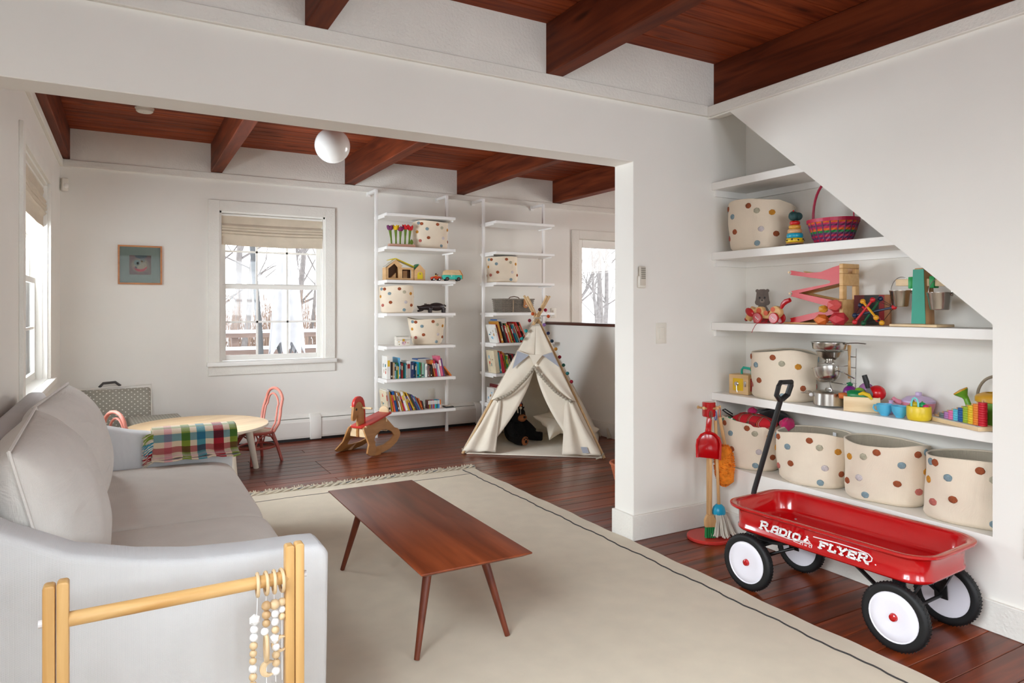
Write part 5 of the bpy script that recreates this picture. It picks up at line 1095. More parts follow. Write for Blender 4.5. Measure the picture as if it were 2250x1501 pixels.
wire([(-.03,.07,.29),(-.04,.05,.29),(-.055,-.0,.265),(-.05,-.05,.29),(.03,-.05,.29)]); wire([(-.035,.08,.215),(-.06,.03,.22),(-.06,-.04,.205),(.03,-.05,.21)]); wire([(-.02,.02,.09),(-.02,.03,.12),(-.01,-.05,.115),(.035,-.05,.11)]); wire([(-.02,.02,.0),(-.02,.02,.09)]); wire([(-.02,.028,.03),(-.02,.02,.06),(-.02,.03,.12)])
def panobj(name,label,cat,loc,prof,rot=(0,0,0),handle=None,sy=1):
    o=T(name,label,cat,loc,0,'toy pots and pans'); o.rotation_euler=rot; P('bowl',G().lathe(prof,32),m_steel,o,smooth=True,ang=50)
    if handle: P('handle',G().tube(handle,[.006]*len(handle),8,flat=.5),m_wire,o,smooth=True)
    return o
def vessel(r0,r1,h,t=.002): return [(.0001,0),(r0,0),(r0+.004,.003),(r1,h),(r1+.004,h+.001),(r1+.004,h+.003),(r1-t,h+.002),(r0-t,.004),(.0001,.003)]
panobj('toy_frying_pan','toy steel frying pan on top of the pot rack','pan',(3.185,2.283,Z3+.293),vessel(.075,.085,.034),handle=[(.0,-.083,.030),(.01,-.11,.036),(.015,-.15,.038),(.02,-.19,.036)])
panobj('toy_colander','toy steel colander bowl nested under the frying pan','bowl',(3.185,2.278,Z3+.220),[(.0001,0),(.02,0),(.028,.004),(.02,.014),(.03,.02),(.055,.035),(.066,.06),(.07,.062),(.066,.064),(.0001,.03)])
panobj('toy_saucepan','toy steel saucepan hanging tilted in the middle of the rack','pan',(3.175,2.280,Z3+.122),[(.0001,0),(.03,.001),(.05,.012),(.062,.035),(.068,.078),(.072,.079),(.066,.078),(.058,.035),(.03,.006),(.0001,.004)],(R(-12),R(4),0),[(.0,-.068,.05),(.0,-.09,.04),(-.004,-.12,.022),(-.006,-.15,.002)])
pc=panobj('toy_casserole','toy steel casserole with lid at the foot of the pot rack','pot',(3.155,2.263,Z3+.008),vessel(.07,.072,.06)); P('lid',G().lathe([(.075,.062),(.076,.066),(.05,.073),(.0001,.076)],32),m_steel,pc,smooth=True); P('lid_knob',G().tube([(-.0,.02,.073),(0,.015,.085),(0,-.015,.085),(0,-.02,.073)],.004,8),m_wire,pc,smooth=True)
for s in (-1,1): P('side_handle',G().tube([(-.018,s*.072,.048),(-.015,s*.09,.052),(.015,s*.09,.052),(.018,s*.072,.048)],.003,8),m_wire,pc,smooth=True)
sp_=T('wooden_spatula','small wooden spatula hanging on the pot rack','spatula',(3.235,2.203,Z3+.145),R(70)); P('blade',G().prism([(-.008,0),(.008,0),(.007,.09),(.005,.11),(.012,.16),(.013,.172),(-.011,.172),(-.012,.16),(-.005,.11),(-.007,.09)],-.003,.003,'y'),m_hard,sp_,bevel=.001)
cw=T('wire_whisk','small wire whisk lying between basket and toy pots','whisk',(3.10,2.345,Z3+.04)); 
for a in range(0,180,36): P('wire',G().tube([(0,.045,.02)]+[(.018*math.cos(R(a))*math.sin(R(t)),.02-.045*(1-math.cos(R(t)))/2,.02+.018*math.sin(R(a))*math.sin(R(t))) for t in range(20,170,25)],.001,5),m_wire,cw)
P('knob',G().sph((0,-.018,.018),.010,10,7),m_white,cw,smooth=True)
ck=T('wooden_crate','open beech crate filled with toy fruit and vegetables','crate',(3.19,2.103,Z3),R(-58))
m_crate=wood('crate_birch',rgb(214,184,140),rgb(230,206,166),0,.55,3,8,bmp=0)
P('bottom',G().box(-.075,.075,-.075,.075,0,.006),m_crate,ck)
for a,b,c,d in ((-.08,.08,-.08,-.073),(-.08,.08,.073,.08),(-.08,-.073,-.073,.073),(.073,.08,-.073,.073)): P('side',G().box(a,b,c,d,0,.072),m_crate,ck,bevel=.001)
CX,CY=3.19,2.103
def veg(name,label,dx,dy,z,parts,rz=0):
    o=T(name,label,'toy food',(CX+dx,CY+dy,Z3+z),rz,'toy food in the crate')
    for nm,g,c,rr in parts: P(nm,g,M('food_%d_%d_%d'%c,rgb(*c),rr,.05,14),o,smooth=True)
veg('toy_eggplant','purple toy eggplant with green leaf cap in the crate',-.03,.045,.085,[('fruit',G().sph((0,0,0),.033,14,9,(1,1,1.05)),(112,24,116),.3),('leaf_cap',G().tube([(0,0,.03),(.004,.004,.05)],[.014,.006],8).sph((.012,.014,.042),.011,8,6,(1.4,1,.5)).sph((-.014,-.012,.042),.011,8,6,(1.4,1,.5)),(20,112,70),.5)])
veg('toy_onion','pale purple toy onion with a cut line in the crate',.035,.0,.10,[('bulb',G().sph((0,0,0),.037,16,10,(1,1,.85)),(176,120,176),.4),('cut_line',G().torus((0,0,0),.0345,.0022,24,5,'x',sc=(1,1.05,.9)),(110,60,110),.5)])
veg('toy_lime','light green toy pear in the middle of the crate',-.02,.0,.085,[('fruit',G().sph((0,0,0),.028,14,9),(124,170,40),.4)])
veg('toy_pepper','dark green toy pepper at the front of the crate',-.055,-.012,.075,[('fruit',G().tube([(0,.045,0),(0,.03,.002),(0,-.02,0),(0,-.045,-.006)],[.02,.027,.026,.016],12),(10,116,62),.35)],R(35))
veg('toy_tomato','large red toy tomato at the back right of the crate',.02,-.065,.09,[('fruit',G().sph((0,0,0),.040,16,10,(1,1,.95)),(198,20,28),.25)])
veg('toy_carrot','orange toy carrot at the left edge of the crate',-.06,.05,.068,[('root',G().tube([(0,.03,0),(0,0,.002),(0,-.03,0)],[.014,.016,.008],10),(206,110,50),.5)],R(40))
veg('toy_banana','yellow toy banana hooked over the crate corner',-.058,-.055,.072,[('fruit',G().tube([(0,.03,.012),(0,.01,.02),(0,-.015,.012),(0,-.03,-.008)],[.006,.010,.010,.005],10),(214,178,30),.4)],R(20))
kn=T('toy_knife','black-handled toy knife stuck upright in the crate','knife',(CX-.03,CY-.05,Z3+.06),R(-60)); P('blade',G().prism([(-.018,0),(.02,0),(.022,.03),(.006,.062),(-.004,.062)],-.003,.003,'y'),M('grey_blade',rgb(92,88,92),.5),kn); P('handle',G().tube([(0,0,.055),(-.006,0,.085),(-.016,0,.118)],[.010,.013,.012],10),m_black,kn,smooth=True)
def plast(c): return M('plastic_%d_%d_%d'%c,rgb(*c),.38,.02,6)
LIL,PNK,CYA,YEL=(200,176,212),(226,140,160),(84,180,216),(224,196,44)
sb=T('toy_sugar_bowl','lilac toy sugar bowl beside the wooden crate','bowl',(3.205,1.965,Z3)); P('bowl',G().lathe([(.024,0),(.032,.008),(.038,.03),(.038,.036),(.0001,.036)],24),plast(LIL),sb,smooth=True); P('lid',G().lathe([(.039,.036),(.03,.046),(.012,.05),(.009,.056),(.012,.064),(.0001,.065)],24),plast(LIL),sb,smooth=True)
tpz=T('toy_casserole_dish','pink toy casserole dish with lilac lid on the shelf','dish',(3.295,1.885,Z3)); P('dish',G().lathe([(.045,0),(.058,.008),(.068,.04),(.07,.058),(.0001,.058)],32),plast(PNK),tpz,smooth=True); P('lid',G().lathe([(.072,.058),(.071,.066),(.05,.082),(.02,.088),(.014,.09),(.013,.105),(.0001,.107)],32),plast(LIL),tpz,smooth=True); P('handle',G().tube([(-.03,.062,.05),(-.04,.085,.056),(-.045,.10,.07)],[.012,.012,.009],10),plast(PNK),tpz,smooth=True)
def cup(label,loc,rz):
    o=T('toy_teacup',label,'cup',loc,rz,'blue toy teacups'); P('cup',G().lathe([(.018,0),(.018,.004),(.024,.010),(.033,.028),(.036,.052),(.034,.053),(.031,.03),(.02,.012),(.0001,.01)],28),plast(CYA),o,smooth=True,ang=50); P('handle',G().tube([(.034,0,.044),(.046,0,.044),(.05,0,.03),(.042,0,.018),(.028,0,.016)],.004,8),plast(CYA),o,smooth=True)
cup('blue toy teacup with its handle to the left, beside the crate',(3.125,1.947,Z3),R(105)); cup('blue toy teacup standing next to the yellow pot',(3.125,1.874,Z3),R(20))
yp=T('toy_yellow_pot','yellow toy pot filled with small coloured toys','pot',(3.125,1.786,Z3)); P('pot',G().lathe([(.040,0),(.046,.004),(.05,.02),(.05,.058),(.047,.064),(.044,.06),(.044,.05),(.0001,.05)],32),plast(YEL),yp,smooth=True,ang=50)
for nm,lb_,dx,dy,r_,c,z_ in (('toy_lemon','yellow toy lemon peeking out of the yellow pot',.0,.022,.017,(206,180,30),.066),('toy_pea','green toy ball peeking out of the yellow pot',.01,-.010,.016,(20,160,90),.066),('toy_radish','magenta toy ball at the right of the yellow pot',.0,-.031,.0125,(196,40,110),.062)):
    o=T(nm,lb_,'toy food',(3.125+dx,1.786+dy,Z3+z_)); P('fruit',G().sph((0,0,0),r_,12,8,(1,1.1,.95)),plast(c),o,smooth=True); P('stalk',G().cyl((0,0,r_*.85),(0,.002,r_*1.2),.003,n=6),plast((90,120,40)),o)
hr=T('toy_handle_ring','turquoise plastic loop standing in the yellow pot','toy',(3.098,1.789,Z3+.062)); P('loop',G().tube([(0,.016,-.012),(0,.015,.02),(0,.008,.036),(0,0,.040),(0,-.008,.036),(0,-.015,.02),(0,-.016,-.012)],.004,8),plast((120,206,206)),hr,smooth=True); P('foot',G().cb(0,0,-.012,.006,.04,.005),plast((120,206,206)),hr)
# counting board with rainbow ring stacks
cb=T('counting_board','beech counting board with rainbow ring stacks of rising height','toy',(3.135,1.618,Z3),R(65))
P('board',G().box(-.15,.145,-.05,.036,0,.018),m_crate,cb,bevel=.002); P('printed_strip',G().box(-.14,.135,.014,.034,.018,.0192),M('pale_print',rgb(206,206,206),.6,.1,50),cb)
cc=[(196,20,40),(226,130,40),(222,190,30),(150,176,40),(20,86,150),(84,184,206),(220,110,160),(172,120,176),(110,124,130),(186,150,110)]
for i,c in enumerate(cc):
    x_=-.125+i*.0288; n_=10-i
    pg=P('peg',G().cyl((x_,-.005,.018),(x_,-.005,.018+n_*.0098+.008),.004,n=10),m_hard,cb,smooth=True)
    for k in range(n_): P('ring',G().lathe([(.0155,.0183+k*.0098),(.0168,.020+k*.0098),(.0168,.0262+k*.0098),(.0155,.0279+k*.0098)],18,TR(x_,-.005,0)),plast(c),pg,smooth=True)
wc=T('toy_watering_can','green and yellow toy watering can with rope handle at the alcove edge','watering can',(3.29,1.545,Z3)); GRN=(112,168,52); DGR=(40,84,36); OCH=(216,160,40)
P('tank',G().lathe([(.07,0),(.075,.004),(.075,.085),(.072,.10),(.0001,.10)],32),plast(GRN),wc,smooth=True); P('collar',G().lathe([(.077,.098),(.081,.10),(.081,.118),(.076,.126),(.05,.138),(.042,.138),(.042,.128),(.0001,.128)],32),plast(OCH),wc,smooth=True,ang=50); P('opening',G().lathe([(.0001,.1295),(.0415,.1295)],24),M('can_dark_inside',rgb(28,30,20),.6),wc)
P('spout',G().tube([(-.03,.062,.035),(-.035,.095,.07),(-.037,.108,.11)],[.016,.012,.011],12),plast(GRN),wc,smooth=True); ros=P('rose',G().lathe([(.011,0),(.013,.01),(.028,.03),(.031,.036)],24,TR(-.037,.106,.105)@RX(R(-32))@RY(R(-12))),plast(GRN),wc,smooth=True); P('rose_face',G().lathe([(.031,.036),(.031,.041),(.0001,.045)],24,TR(-.037,.106,.105)@RX(R(-32))@RY(R(-12))),plast(OCH),ros,smooth=True)
P('rope_handle',G().tube([(-.0,.078*math.cos(R(a)),.115+.095*math.sin(R(a))) for a in range(0,181,10)],.0065,8),m_pole if 0 else weave('natural_rope',rgb(206,186,154),.9,300,.8),wc,smooth=True)
# loose wicker basket just visible past the opening
wk=T('floor_wicker_basket','orange wicker basket mostly hidden behind the opening post','basket',(3.32,4.06,0)); m_wk=M('orange_wicker',rgb(176,96,60),.7,.2,60)
g=G()
for k in range(11): g.torus((0,0,.008+k*.0115),.115+.028*k/10,.006,30,6)
tag(P('wicker_coils',g,m_wk,wk,smooth=True),kind='stuff')
for i in range(16): a=2*math.pi*i/16; P('stake',G().tube([(.115*math.cos(a),.115*math.sin(a),.004),(.146*math.cos(a),.146*math.sin(a),.13)],.005,6),m_wk,wk)
P('base',G().lathe([(.114,.002),(.114,.008)],24),m_wk,wk); P('rim',G().torus((0,0,.13),.147,.010,32,8),m_wk,wk,smooth=True)
# ------------------------------------------------------------ things on the ladder bookcases
AX=lambda u:2.20+u
basket('spotted basket on the second shelf of the left bookcase beside felt flowers',(2.74,6.575,SZ[1]),.355,.27,.275,263,11,.97,.006,shift=.01,sag=.01)
basket('spotted basket on the fourth shelf of the left bookcase beside the hippo',(2.375,6.575,SZ[3]),.33,.27,.265,255,12,.97,.006,shift=-.01)
basket('spotted basket on the fifth shelf of the left bookcase beside the trinket box',(2.70,6.575,SZ[4]),.38,.28,.262,262,13,.80,.008,shift=.0)
basket('spotted basket alone on the third shelf of the bookcase behind the tepee',(3.585,6.575,SZ[2]),.345,.27,.275,250,14,.97,.006)
# felt flowers
ff=T('felt_flower_planter','row of felt tulips in a pink wooden planter block','toy flowers',(2.405,6.50,SZ[1]),R(-3)); P('planter',G().box(-.14,.13,-.028,.028,0,.034),M('pink_wood',rgb(206,160,138),.6,.06,10),ff,bevel=.003)
m_stem=M('felt_green',rgb(96,120,38),.9,.15,60)
for i,(x_,c,kx,h_,rz) in enumerate(((-.108,(110,44,92),-.016,.17,0),(-.062,(220,178,24),-.004,.175,1),(-.02,(120,40,84),.004,.165,2),(.03,(196,26,32),.006,.185,3),(.072,(186,22,30),.012,.178,4))):
    s_=P('stem',G().tube([(x_,0,.03),(x_+kx*.3,0,.09),(x_+kx,0,h_)],[.0085,.0085,.015],8),m_stem,ff,smooth=True)
    g=G()
    for k in range(5):
        a=2*math.pi*k/5+i; g.tube([(x_+kx,0,h_-.005),(x_+kx+.017*math.cos(a),.017*math.sin(a),h_+.014),(x_+kx+.024*math.cos(a),.024*math.sin(a),h_+.034),(x_+kx+.033*math.cos(a),.033*math.sin(a),h_+.05)],[.008,.013,.012,.003],8)
    P('petals',g,M('felt_p_%d_%d'%c[:2],rgb(*c),.9,.12,50),s_,smooth=True,mods=(('REMESH',dict(mode='VOXEL',voxel_size=.004)),('SMOOTH',dict(factor=.4,iterations=2))))
P('leaf',G().sph((.095,-.012,.055),.024,8,6,(.7,.35,1.3)),m_stem,ff,smooth=True)
# doll house
dh=T('doll_house','wooden doll house with yellow slide roof and two arched windows','doll house',(2.435,6.53,SZ[2]),R(-2)); m_dh=wood('dollhouse_beech',rgb(200,156,104),rgb(218,178,128),0,.5,3,8,bmp=0); m_dhin=M('dark_interior',rgb(98,68,46),.7,.1,20)
P('back_panel',G().prism([(-.2,0),(.085,0),(.085,.125),(-.02,.13),(-.1,.205),(-.19,.13),(-.2,.12)],.045,.055,'y'),m_dhin,dh)
def frame_(pts,hole,y0,y1,name,mat):
    # polygon with rectangular/pentagon hole, as ring strips around the hole centre
    n=len(pts); g=G(); vs=[(p[0],y,p[1]) for y in (y0,y1) for p in pts]+[(p[0],y,p[1]) for y in (y0,y1) for p in hole]; fs=[]
    for i in range(n): j=(i+1)%n; fs+=[(i,j,2*n+j,2*n+i),(n+i,3*n+i,3*n+j,n+j),(i,n+i,n+j,j),(2*n+i,2*n+j,3*n+j,3*n+i)]
    return P(name,g.add(vs,fs),mat,dh)
frame_([(-.2,0),(-.055,0),(-.055,.12),(-.03,.145),(-.1,.205),(-.2,.12)],[(-.178,.022),(-.075,.022),(-.075,.105),(-.082,.13),(-.115,.165),(-.178,.115)],-.055,-.045,'front_gable',m_dh)
frame_([(-.055,0),(.085,0),(.085,.128),(-.055,.128)],[(-.035,.022),(.06,.022),(.06,.108),(-.035,.108)],-.055,-.045,'front_wing',m_dh)
P('floor_board',G().box(-.2,.085,-.055,.055,0,.008),m_dh,dh); P('side_wall',G().box(-.205,-.195,-.055,.055,0,.125),m_dh,dh); P('divider',G().box(-.06,-.05,-.045,.045,.008,.125),m_dh,dh); P('stairs',G().prism([(-.16,.008),(-.09,.008),(-.09,.075)],-.02,.02,'y'),m_dh,dh); P('inner_door',G().box(.0,.045,.03,.036,.008,.1),m_dh,dh)
P('roof_slide',G().prism([(-.165,.198),(-.155,.208),(-.10,.222),(-.085,.222),(.155,.125),(.15,.115),(-.09,.210),(-.10,.210)],-.02,.06,'y'),M('roof_yellow',rgb(214,192,20),.35),dh,bevel=.002); P('roof_flap',G().prism([(-.205,.125),(-.1,.205),(-.1,.212),(-.21,.13)],-.05,.055,'y'),M('frosted_white',rgb(214,206,192),.4),dh)
cg=frame_([(.092,0),(.205,0),(.205,.105),(.1485,.162),(.092,.105)],[(.125,.02),(.175,.02),(.178,.06),(.15,.088),(.122,.06)],-.06,-.05,'cottage_front',m_dh); P('cottage_body',G().prism([(.094,0),(.203,0),(.203,.104),(.1485,.158),(.094,.104)],-.05,.05,'y'),m_dh,dh); P('yellow_door',G().prism([(.122,.016)]+[(.178,.016),(.178,.06)]+arc(.15,.06,.028,0,180,8),-.064,-.058,'y'),M('roof_yellow',rgb(214,192,20),.35),dh); P('porthole',G().cyl((.15,-.066,.068),(.15,-.063,.068),.009,n=12),M('porthole_grey',rgb(150,130,90),.5),dh); P('green_roof',G().prism([(.092,.112),(.1485,.168),(.13,.168),(.085,.12)],-.045,.045,'y'),M('roof_green',rgb(30,110,74),.5),dh)
tc_=T('toy_car','small orange toy car with a driver figure','toy car',(2.745,6.44,SZ[2]),R(-4)); m_tc=M('car_orange',rgb(212,70,30),.35)
P('body',G().prism([(-.05,.015),(.05,.015),(.055,.03),(.05,.042),(.02,.046),(-.015,.046),(-.04,.042),(-.055,.034)],-.022,.022,'y'),m_tc,tc_,bevel=.003); P('driver',G().lathe([(.010,.04),(.011,.055),(.008,.06)],12),M('driver_yellow',rgb(206,150,40),.5),tc_,smooth=True); P('driver_head',G().sph((0,0,.068),.0095,10,7),M('driver_brown',rgb(60,30,24),.6),tc_,smooth=True); P('passenger_head',G().sph((.02,.004,.06),.008,10,7),M('driver_tan',rgb(170,110,60),.6),tc_,smooth=True)
for x_ in (-.03,.03):
    for s in (-1,1): w_=P('wheel',G().cyl((x_,s*.02,.015),(x_,s*.029,.015),.015,n=16),m_black,tc_); P('hubcap',G().cyl((x_,s*.029,.015),(x_,s*.0305,.015),.008,n=12),m_white,w_)
cv=T('toy_camper_van','turquoise and birch toy camper van with orange rear panel','toy car',(2.915,6.42,SZ[2]),R(-12)); m_cvt=M('camper_teal',rgb(52,186,166),.4); m_cvb=wood('camper_birch',rgb(206,176,130),rgb(222,194,150),0,.5,4,8,bmp=0)
P('lower_body',G().prism([(-.10,.018),(.10,.018),(.10,.06),(-.10,.06),(-.104,.04)],-.042,.042,'y'),m_cvt,cv,bevel=.004); P('upper_body',G().prism([(-.10,.06),(.10,.06),(.07,.108),(.06,.112),(-.07,.112),(-.082,.106)],-.042,.042,'y'),m_cvb,cv,bevel=.004); P('orange_end',G().prism([(.10,.02),(.108,.02),(.108,.062),(.078,.112),(.066,.112),(.10,.062)],-.040,.040,'y'),M('camper_orange',rgb(196,120,36),.5),cv,bevel=.001); dr2=P('door',G().box(-.022,.024,-.045,-.041,.026,.092),m_cvb,cv,bevel=.001); P('door_lower',G().box(-.022,.024,-.046,-.0445,.026,.06),m_cvt,dr2); P('door_knob',G().sph((-.012,-.047,.05),.006,10,7),m_white,dr2,smooth=True)
for x_ in (-.058,.062):
    for s in (-1,1): w_=P('wheel',G().cyl((x_,s*.036,.02),(x_,s*.047,.02),.02,n=20),m_black,cv); P('hubcap',G().cyl((x_,s*.047,.02),(x_,s*.0485,.02),.010,n=14),M('hub_brown',rgb(96,80,70),.5),w_)
# carved hippo: nose toward -x
hp=T('carved_hippo','dark carved wooden hippo with open mouth','figurine',(2.735,6.52,SZ[3]),R(-4)); m_hip=wood('ebony',rgb(24,14,14),rgb(46,28,26),0,.4,4,8,bmp=.03)
g=G().sph((.05,0,.062),.05,16,10,(1.75,.78,.86)).sph((-.04,0,.058),.036,12,8,(1.2,.85,.9)).tube([(-.05,0,.06),(-.09,0,.054),(-.125,0,.052),(-.150,0,.058)],[.032,.027,.02,.012],10).tube([(-.10,0,.036),(-.13,0,.022),(-.155,0,.018)],[.018,.012,.010],10).sph((-.153,0,.066),.009,8,6)
for x_ in (-.02,.125):
    for s in (-1,1): g.tube([(x_,s*.022,.05),(x_,s*.024,.02),(x_-.002,s*.024,0)],[.02,.0145,.0145],10)
P('body',g,m_hip,hp,smooth=True,mods=(('REMESH',dict(mode='VOXEL',voxel_size=.005)),('SMOOTH',dict(factor=.5,iterations=3))))
for s in (-1,1): P('ear',G().sph((-.07,s*.02,.088),.008,8,6,(.7,.6,1.1)),m_hip,hp,smooth=True)
P('tail',G().tube([(.13,0,.085),(.145,0,.075),(.152,0,.066)],[.005,.006,.008],6),m_hip,hp,smooth=True)
# trinket box
tb=T('trinket_box','small white trinket box with painted flowers and gilt clasp','box',(2.385,6.44,SZ[4]),R(-6)); m_tb=M('white_lacquer',rgb(226,220,208),.35,.03,20)
P('box',G().box(-.068,.068,-.045,.045,0,.058),m_tb,tb,bevel=.003); ld=P('lid',G().prism([(-.048,.06),(.048,.06),(.048,.076),(.036,.092),(-.036,.092),(-.048,.076)],-.071,.071,'x'),m_tb,tb,bevel=.002); P('lid_inlay',G().box(-.062,.062,-.030,.030,.0922,.0935),M('inlay_green',rgb(112,116,90),.5,.3,40),ld); P('clasp',G().cb(0,-.050,.056,.02,.006,.024),M('gilt',rgb(190,150,60),.3,.05,10,metal=1),tb)
fl_=P('painted_flower',G().prism(arc(.004,.028,.021,0,360,12),-.0465,-.0452,'y'),M('pale_pink_print',rgb(208,176,182),.6),tb)
for x_,z_,c in ((-.045,.04,(190,150,60)),(-.042,.016,(150,160,110)),(.045,.03,(196,160,120)),(-.005,.03,(110,90,120)),(.02,.036,(200,110,110))): P('petal_mark',G().prism(arc(x_,z_,.006,0,360,8),-.0475,-.0465,'y'),M('print_%d_%d'%c[:2],rgb(*c),.6),fl_)
# wicker hamper
wh=T('picnic_hamper','grey wicker hamper with leather strap on the bookcase behind the tepee','hamper',(3.72,6.56,SZ[3]),R(0)); m_wg=M('grey_wicker',rgb(126,116,104),.7,.2,50); m_wl=M('pale_wicker',rgb(158,136,112),.7,.15,50); m_lea=M('tan_leather',rgb(170,112,64),.5,.08,20)
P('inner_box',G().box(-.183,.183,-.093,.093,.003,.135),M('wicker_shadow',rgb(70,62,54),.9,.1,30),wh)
g=G()
for k in range(13):
    z=.008+k*.0105; q=.19+.010*k/12
    pts=[]
    for i in range(72):
        t=i/72*4; e_=int(t); f=t-e_; p=[(-q+2*q*f,-q/2-.002),(q,-q/2+q*f),(q-2*q*f,q/2),(-q,q/2-q*f)][e_]; o_=.0035*(1 if (i+k)%2 else -1); c_=(p[0]*(1+o_/.19),p[1]*(1+o_/.095)); pts.append((c_[0],c_[1],z))
    g.tube(pts,.0052,5,closed=True)
tag(P('woven_rows',g,m_wg,wh,smooth=True),kind='stuff')
g=G().box(-.205,.205,-.108,.108,.138,.150); P('lid',g,m_wg,wh,bevel=.004); P('lid_edge',G().torus((0,0,.146),.206,.006,4,6) if 0 else G().tube([(-.206,-.109,.145),(.206,-.109,.145),(.206,.109,.145),(-.206,.109,.145)],.007,6,closed=True),m_wg,wh)
for x_ in (-.06,): P('pale_stake',G().tube([(x_,-.102,.004),(x_,-.108,.135)],.006,6),m_wl,wh)
P('lid_handle',G().tube([(-.07,-.02,.15),(-.05,-.02,.168),(0,-.02,.175),(.05,-.02,.168),(.07,-.02,.15)],.005,6),M('dark_cane',rgb(92,62,40),.6),wh,smooth=True)
st_=P('strap',G().prism([(.062,.06),(.09,.046),(.118,.06),(.112,.148),(.068,.148)],-.118,-.112,'y'),m_lea,wh,bevel=.002); P('stud',G().lathe([(.009,0),(.008,.004),(.0001,.005)],14,TR(.09,-.118,.075)@RX(R(90))),m_steel,st_,smooth=True)
# ------------------------------------------------------------ books
BC={'white':(228,226,220),'cream':(222,208,178),'silver':(176,176,172),'dark brown':(52,34,30),'tan':(180,152,118),'light blue':(130,182,208),'green':(24,128,72),'sky blue':(78,160,204),'yellow':(218,178,44),'red':(178,24,30),'dark green':(22,64,48),'teal':(20,110,124),'navy':(24,40,84),'blue':(22,84,150),'dark teal':(18,70,80),'cyan':(36,158,196),'maroon':(104,26,28),'mint':(160,206,190),'grey':(136,134,128),'mauve':(150,116,124),'brown':(120,72,44),'black':(26,24,26),'orange':(210,110,36),'pink':(214,98,128),'rose':(196,26,70),'lavender':(162,170,204),'purple':(98,62,128),'coral':(206,86,62),'olive':(150,146,36),'lime':(140,160,40),'ochre':(188,130,40)}
ORD='first second third fourth fifth sixth seventh eighth ninth tenth eleventh twelfth thirteenth fourteenth fifteenth sixteenth seventeenth eighteenth nineteenth twentieth twenty-first twenty-second twenty-third twenty-fourth twenty-fifth twenty-sixth twenty-seventh twenty-eighth twenty-ninth thirtieth thirty-first thirty-second thirty-third thirty-fourth thirty-fifth thirty-sixth'.split()
m_page=M('book_pages',rgb(226,216,196),.9,.05,80)
def book(x,y,z,t,h,dep,col,lean,label,group,band=None,art=None):
    o=T('book',label,'book',(x,y,z),0,group); o.rotation_euler=(0,-R(lean),0)
    mc=M('cover_'+col.replace(' ','_'),rgb(*BC[col]),.45,.07,16); b=min(.0022,t*.18)
    P('cover',G().box(0,b,0,dep,0,h).box(t-b,t,0,dep,0,h).box(b,t-b,0,b,0,h),mc,o)
    P('pages',G().box(b,t-b,b,dep-.004,.003,h-.003),m_page,o)
    if band: P('spine_panel',G().box(t*.14,t*.86,-.0006,.0,h*band[0],h*band[1]),M('title_'+band[2].replace(' ','_'),rgb(*BC[band[2]]),.5,.05,30),o)
    if art:
        for i,(a,c,d,e_,cc_) in enumerate(art): P('cover_picture',G().box(-.0008,0,dep*a,dep*c,h*d,h*e_),M('title_'+cc_.replace(' ','_'),rgb(*BC[cc_]),.5,.2,40),o)
    return o
def row(spec,x,z,where,group,scale=1,y=6.43):
    r_=random.Random(len(spec)); prev=0; ph=0
    for i,(col,t,h,lean) in enumerate(spec):
        t*=scale; dep=r_.uniform(.15,.2); dep=min(dep,h*.95+.02); yy=y+r_.uniform(-.012,.02)
        band=None if t<.010 else (.55,.82,r_.choice([c for c in ('white','cream','yellow','black','red','silver') if c!=col])) if r_.random()<.6 else (.1,.2,r_.choice(['white','cream','black']))
        art=None
        if i==0: art=[(a_,a_+r_.uniform(.06,.2),b_,b_+r_.uniform(.04,.16),r_.choice(['ochre','teal','coral','grey','tan','light blue'])) for a_,b_ in [(r_.uniform(.1,.7),r_.uniform(.12,.75)) for _ in range(6)]]
        if i and lean>prev: x+=min(h,ph)*math.cos(R(lean))*(math.tan(R(lean))-math.tan(R(prev)))+.0005
        book(x,yy,z,t,h,dep,col,lean,'%s book, %s from the left %s'%(col,ORD[i],where),group,band,art)
        x+=t/math.cos(R(lean))+.0006; prev=lean; ph=h
    return x
A6=[('white',.036,.225,0),('silver',.008,.17,0),('dark brown',.022,.165,0),('tan',.014,.16,0),('light blue',.02,.145,0),('green',.022,.155,0),('yellow',.010,.12,0),('sky blue',.012,.205,0),('dark brown',.018,.165,0),('red',.016,.15,0),('dark green',.014,.155,0),('teal',.010,.15,0),('white',.020,.13,0),('white',.042,.17,0),('navy',.026,.155,0),('blue',.018,.155,0),('dark teal',.012,.14,0),('cream',.010,.135,0),('cyan',.022,.155,0),('green',.013,.15,0),('maroon',.014,.14,0),('mint',.028,.145,0),('teal',.010,.13,0),('white',.020,.135,0),('grey',.013,.12,0),('mauve',.012,.12,0),('brown',.015,.11,0),('black',.016,.125,0),('orange',.014,.172,9),('rose',.018,.168,10),('lavender',.012,.14,11),('white',.016,.13,12),('pink',.026,.21,13),('purple',.010,.185,15)]
xe=row(A6[:28],2.222,SZ[5],'in the upright row, left bookcase','books in the upright row of the left bookcase',.93)
x=xe+.032
for i,(c,t,h,l) in enumerate(A6[28:]): book(x,6.44,SZ[5],t,h,.15,c,11,'%s book, %s of six leaning at the right of the upright row'%(c,ORD[i]),'books in the upright row of the left bookcase',(.5,.8,'white') if t>.013 else None); x+=t/math.cos(R(l))+.0036
book(x+.062,6.43,SZ[5],.010,.125,.15,'orange',40,'orange book leaning furthest over at the end of the upright row','books in the upright row of the left bookcase')
def flat(x,y,z,w,d,t,c,rz,label):
    o=T('book',label,'book',(x,y,z),R(rz),'books lying on top of others'); P('cover',G().box(0,w,0,d,0,.002).box(0,w,0,d,t-.002,t).box(0,.002,0,d,.002,t-.002),M('cover_'+c.replace(' ','_'),rgb(*BC[c]),.45,.07,16),o); P('pages',G().box(.002,w-.003,.003,d-.003,.002,t-.002),m_page,o); return o
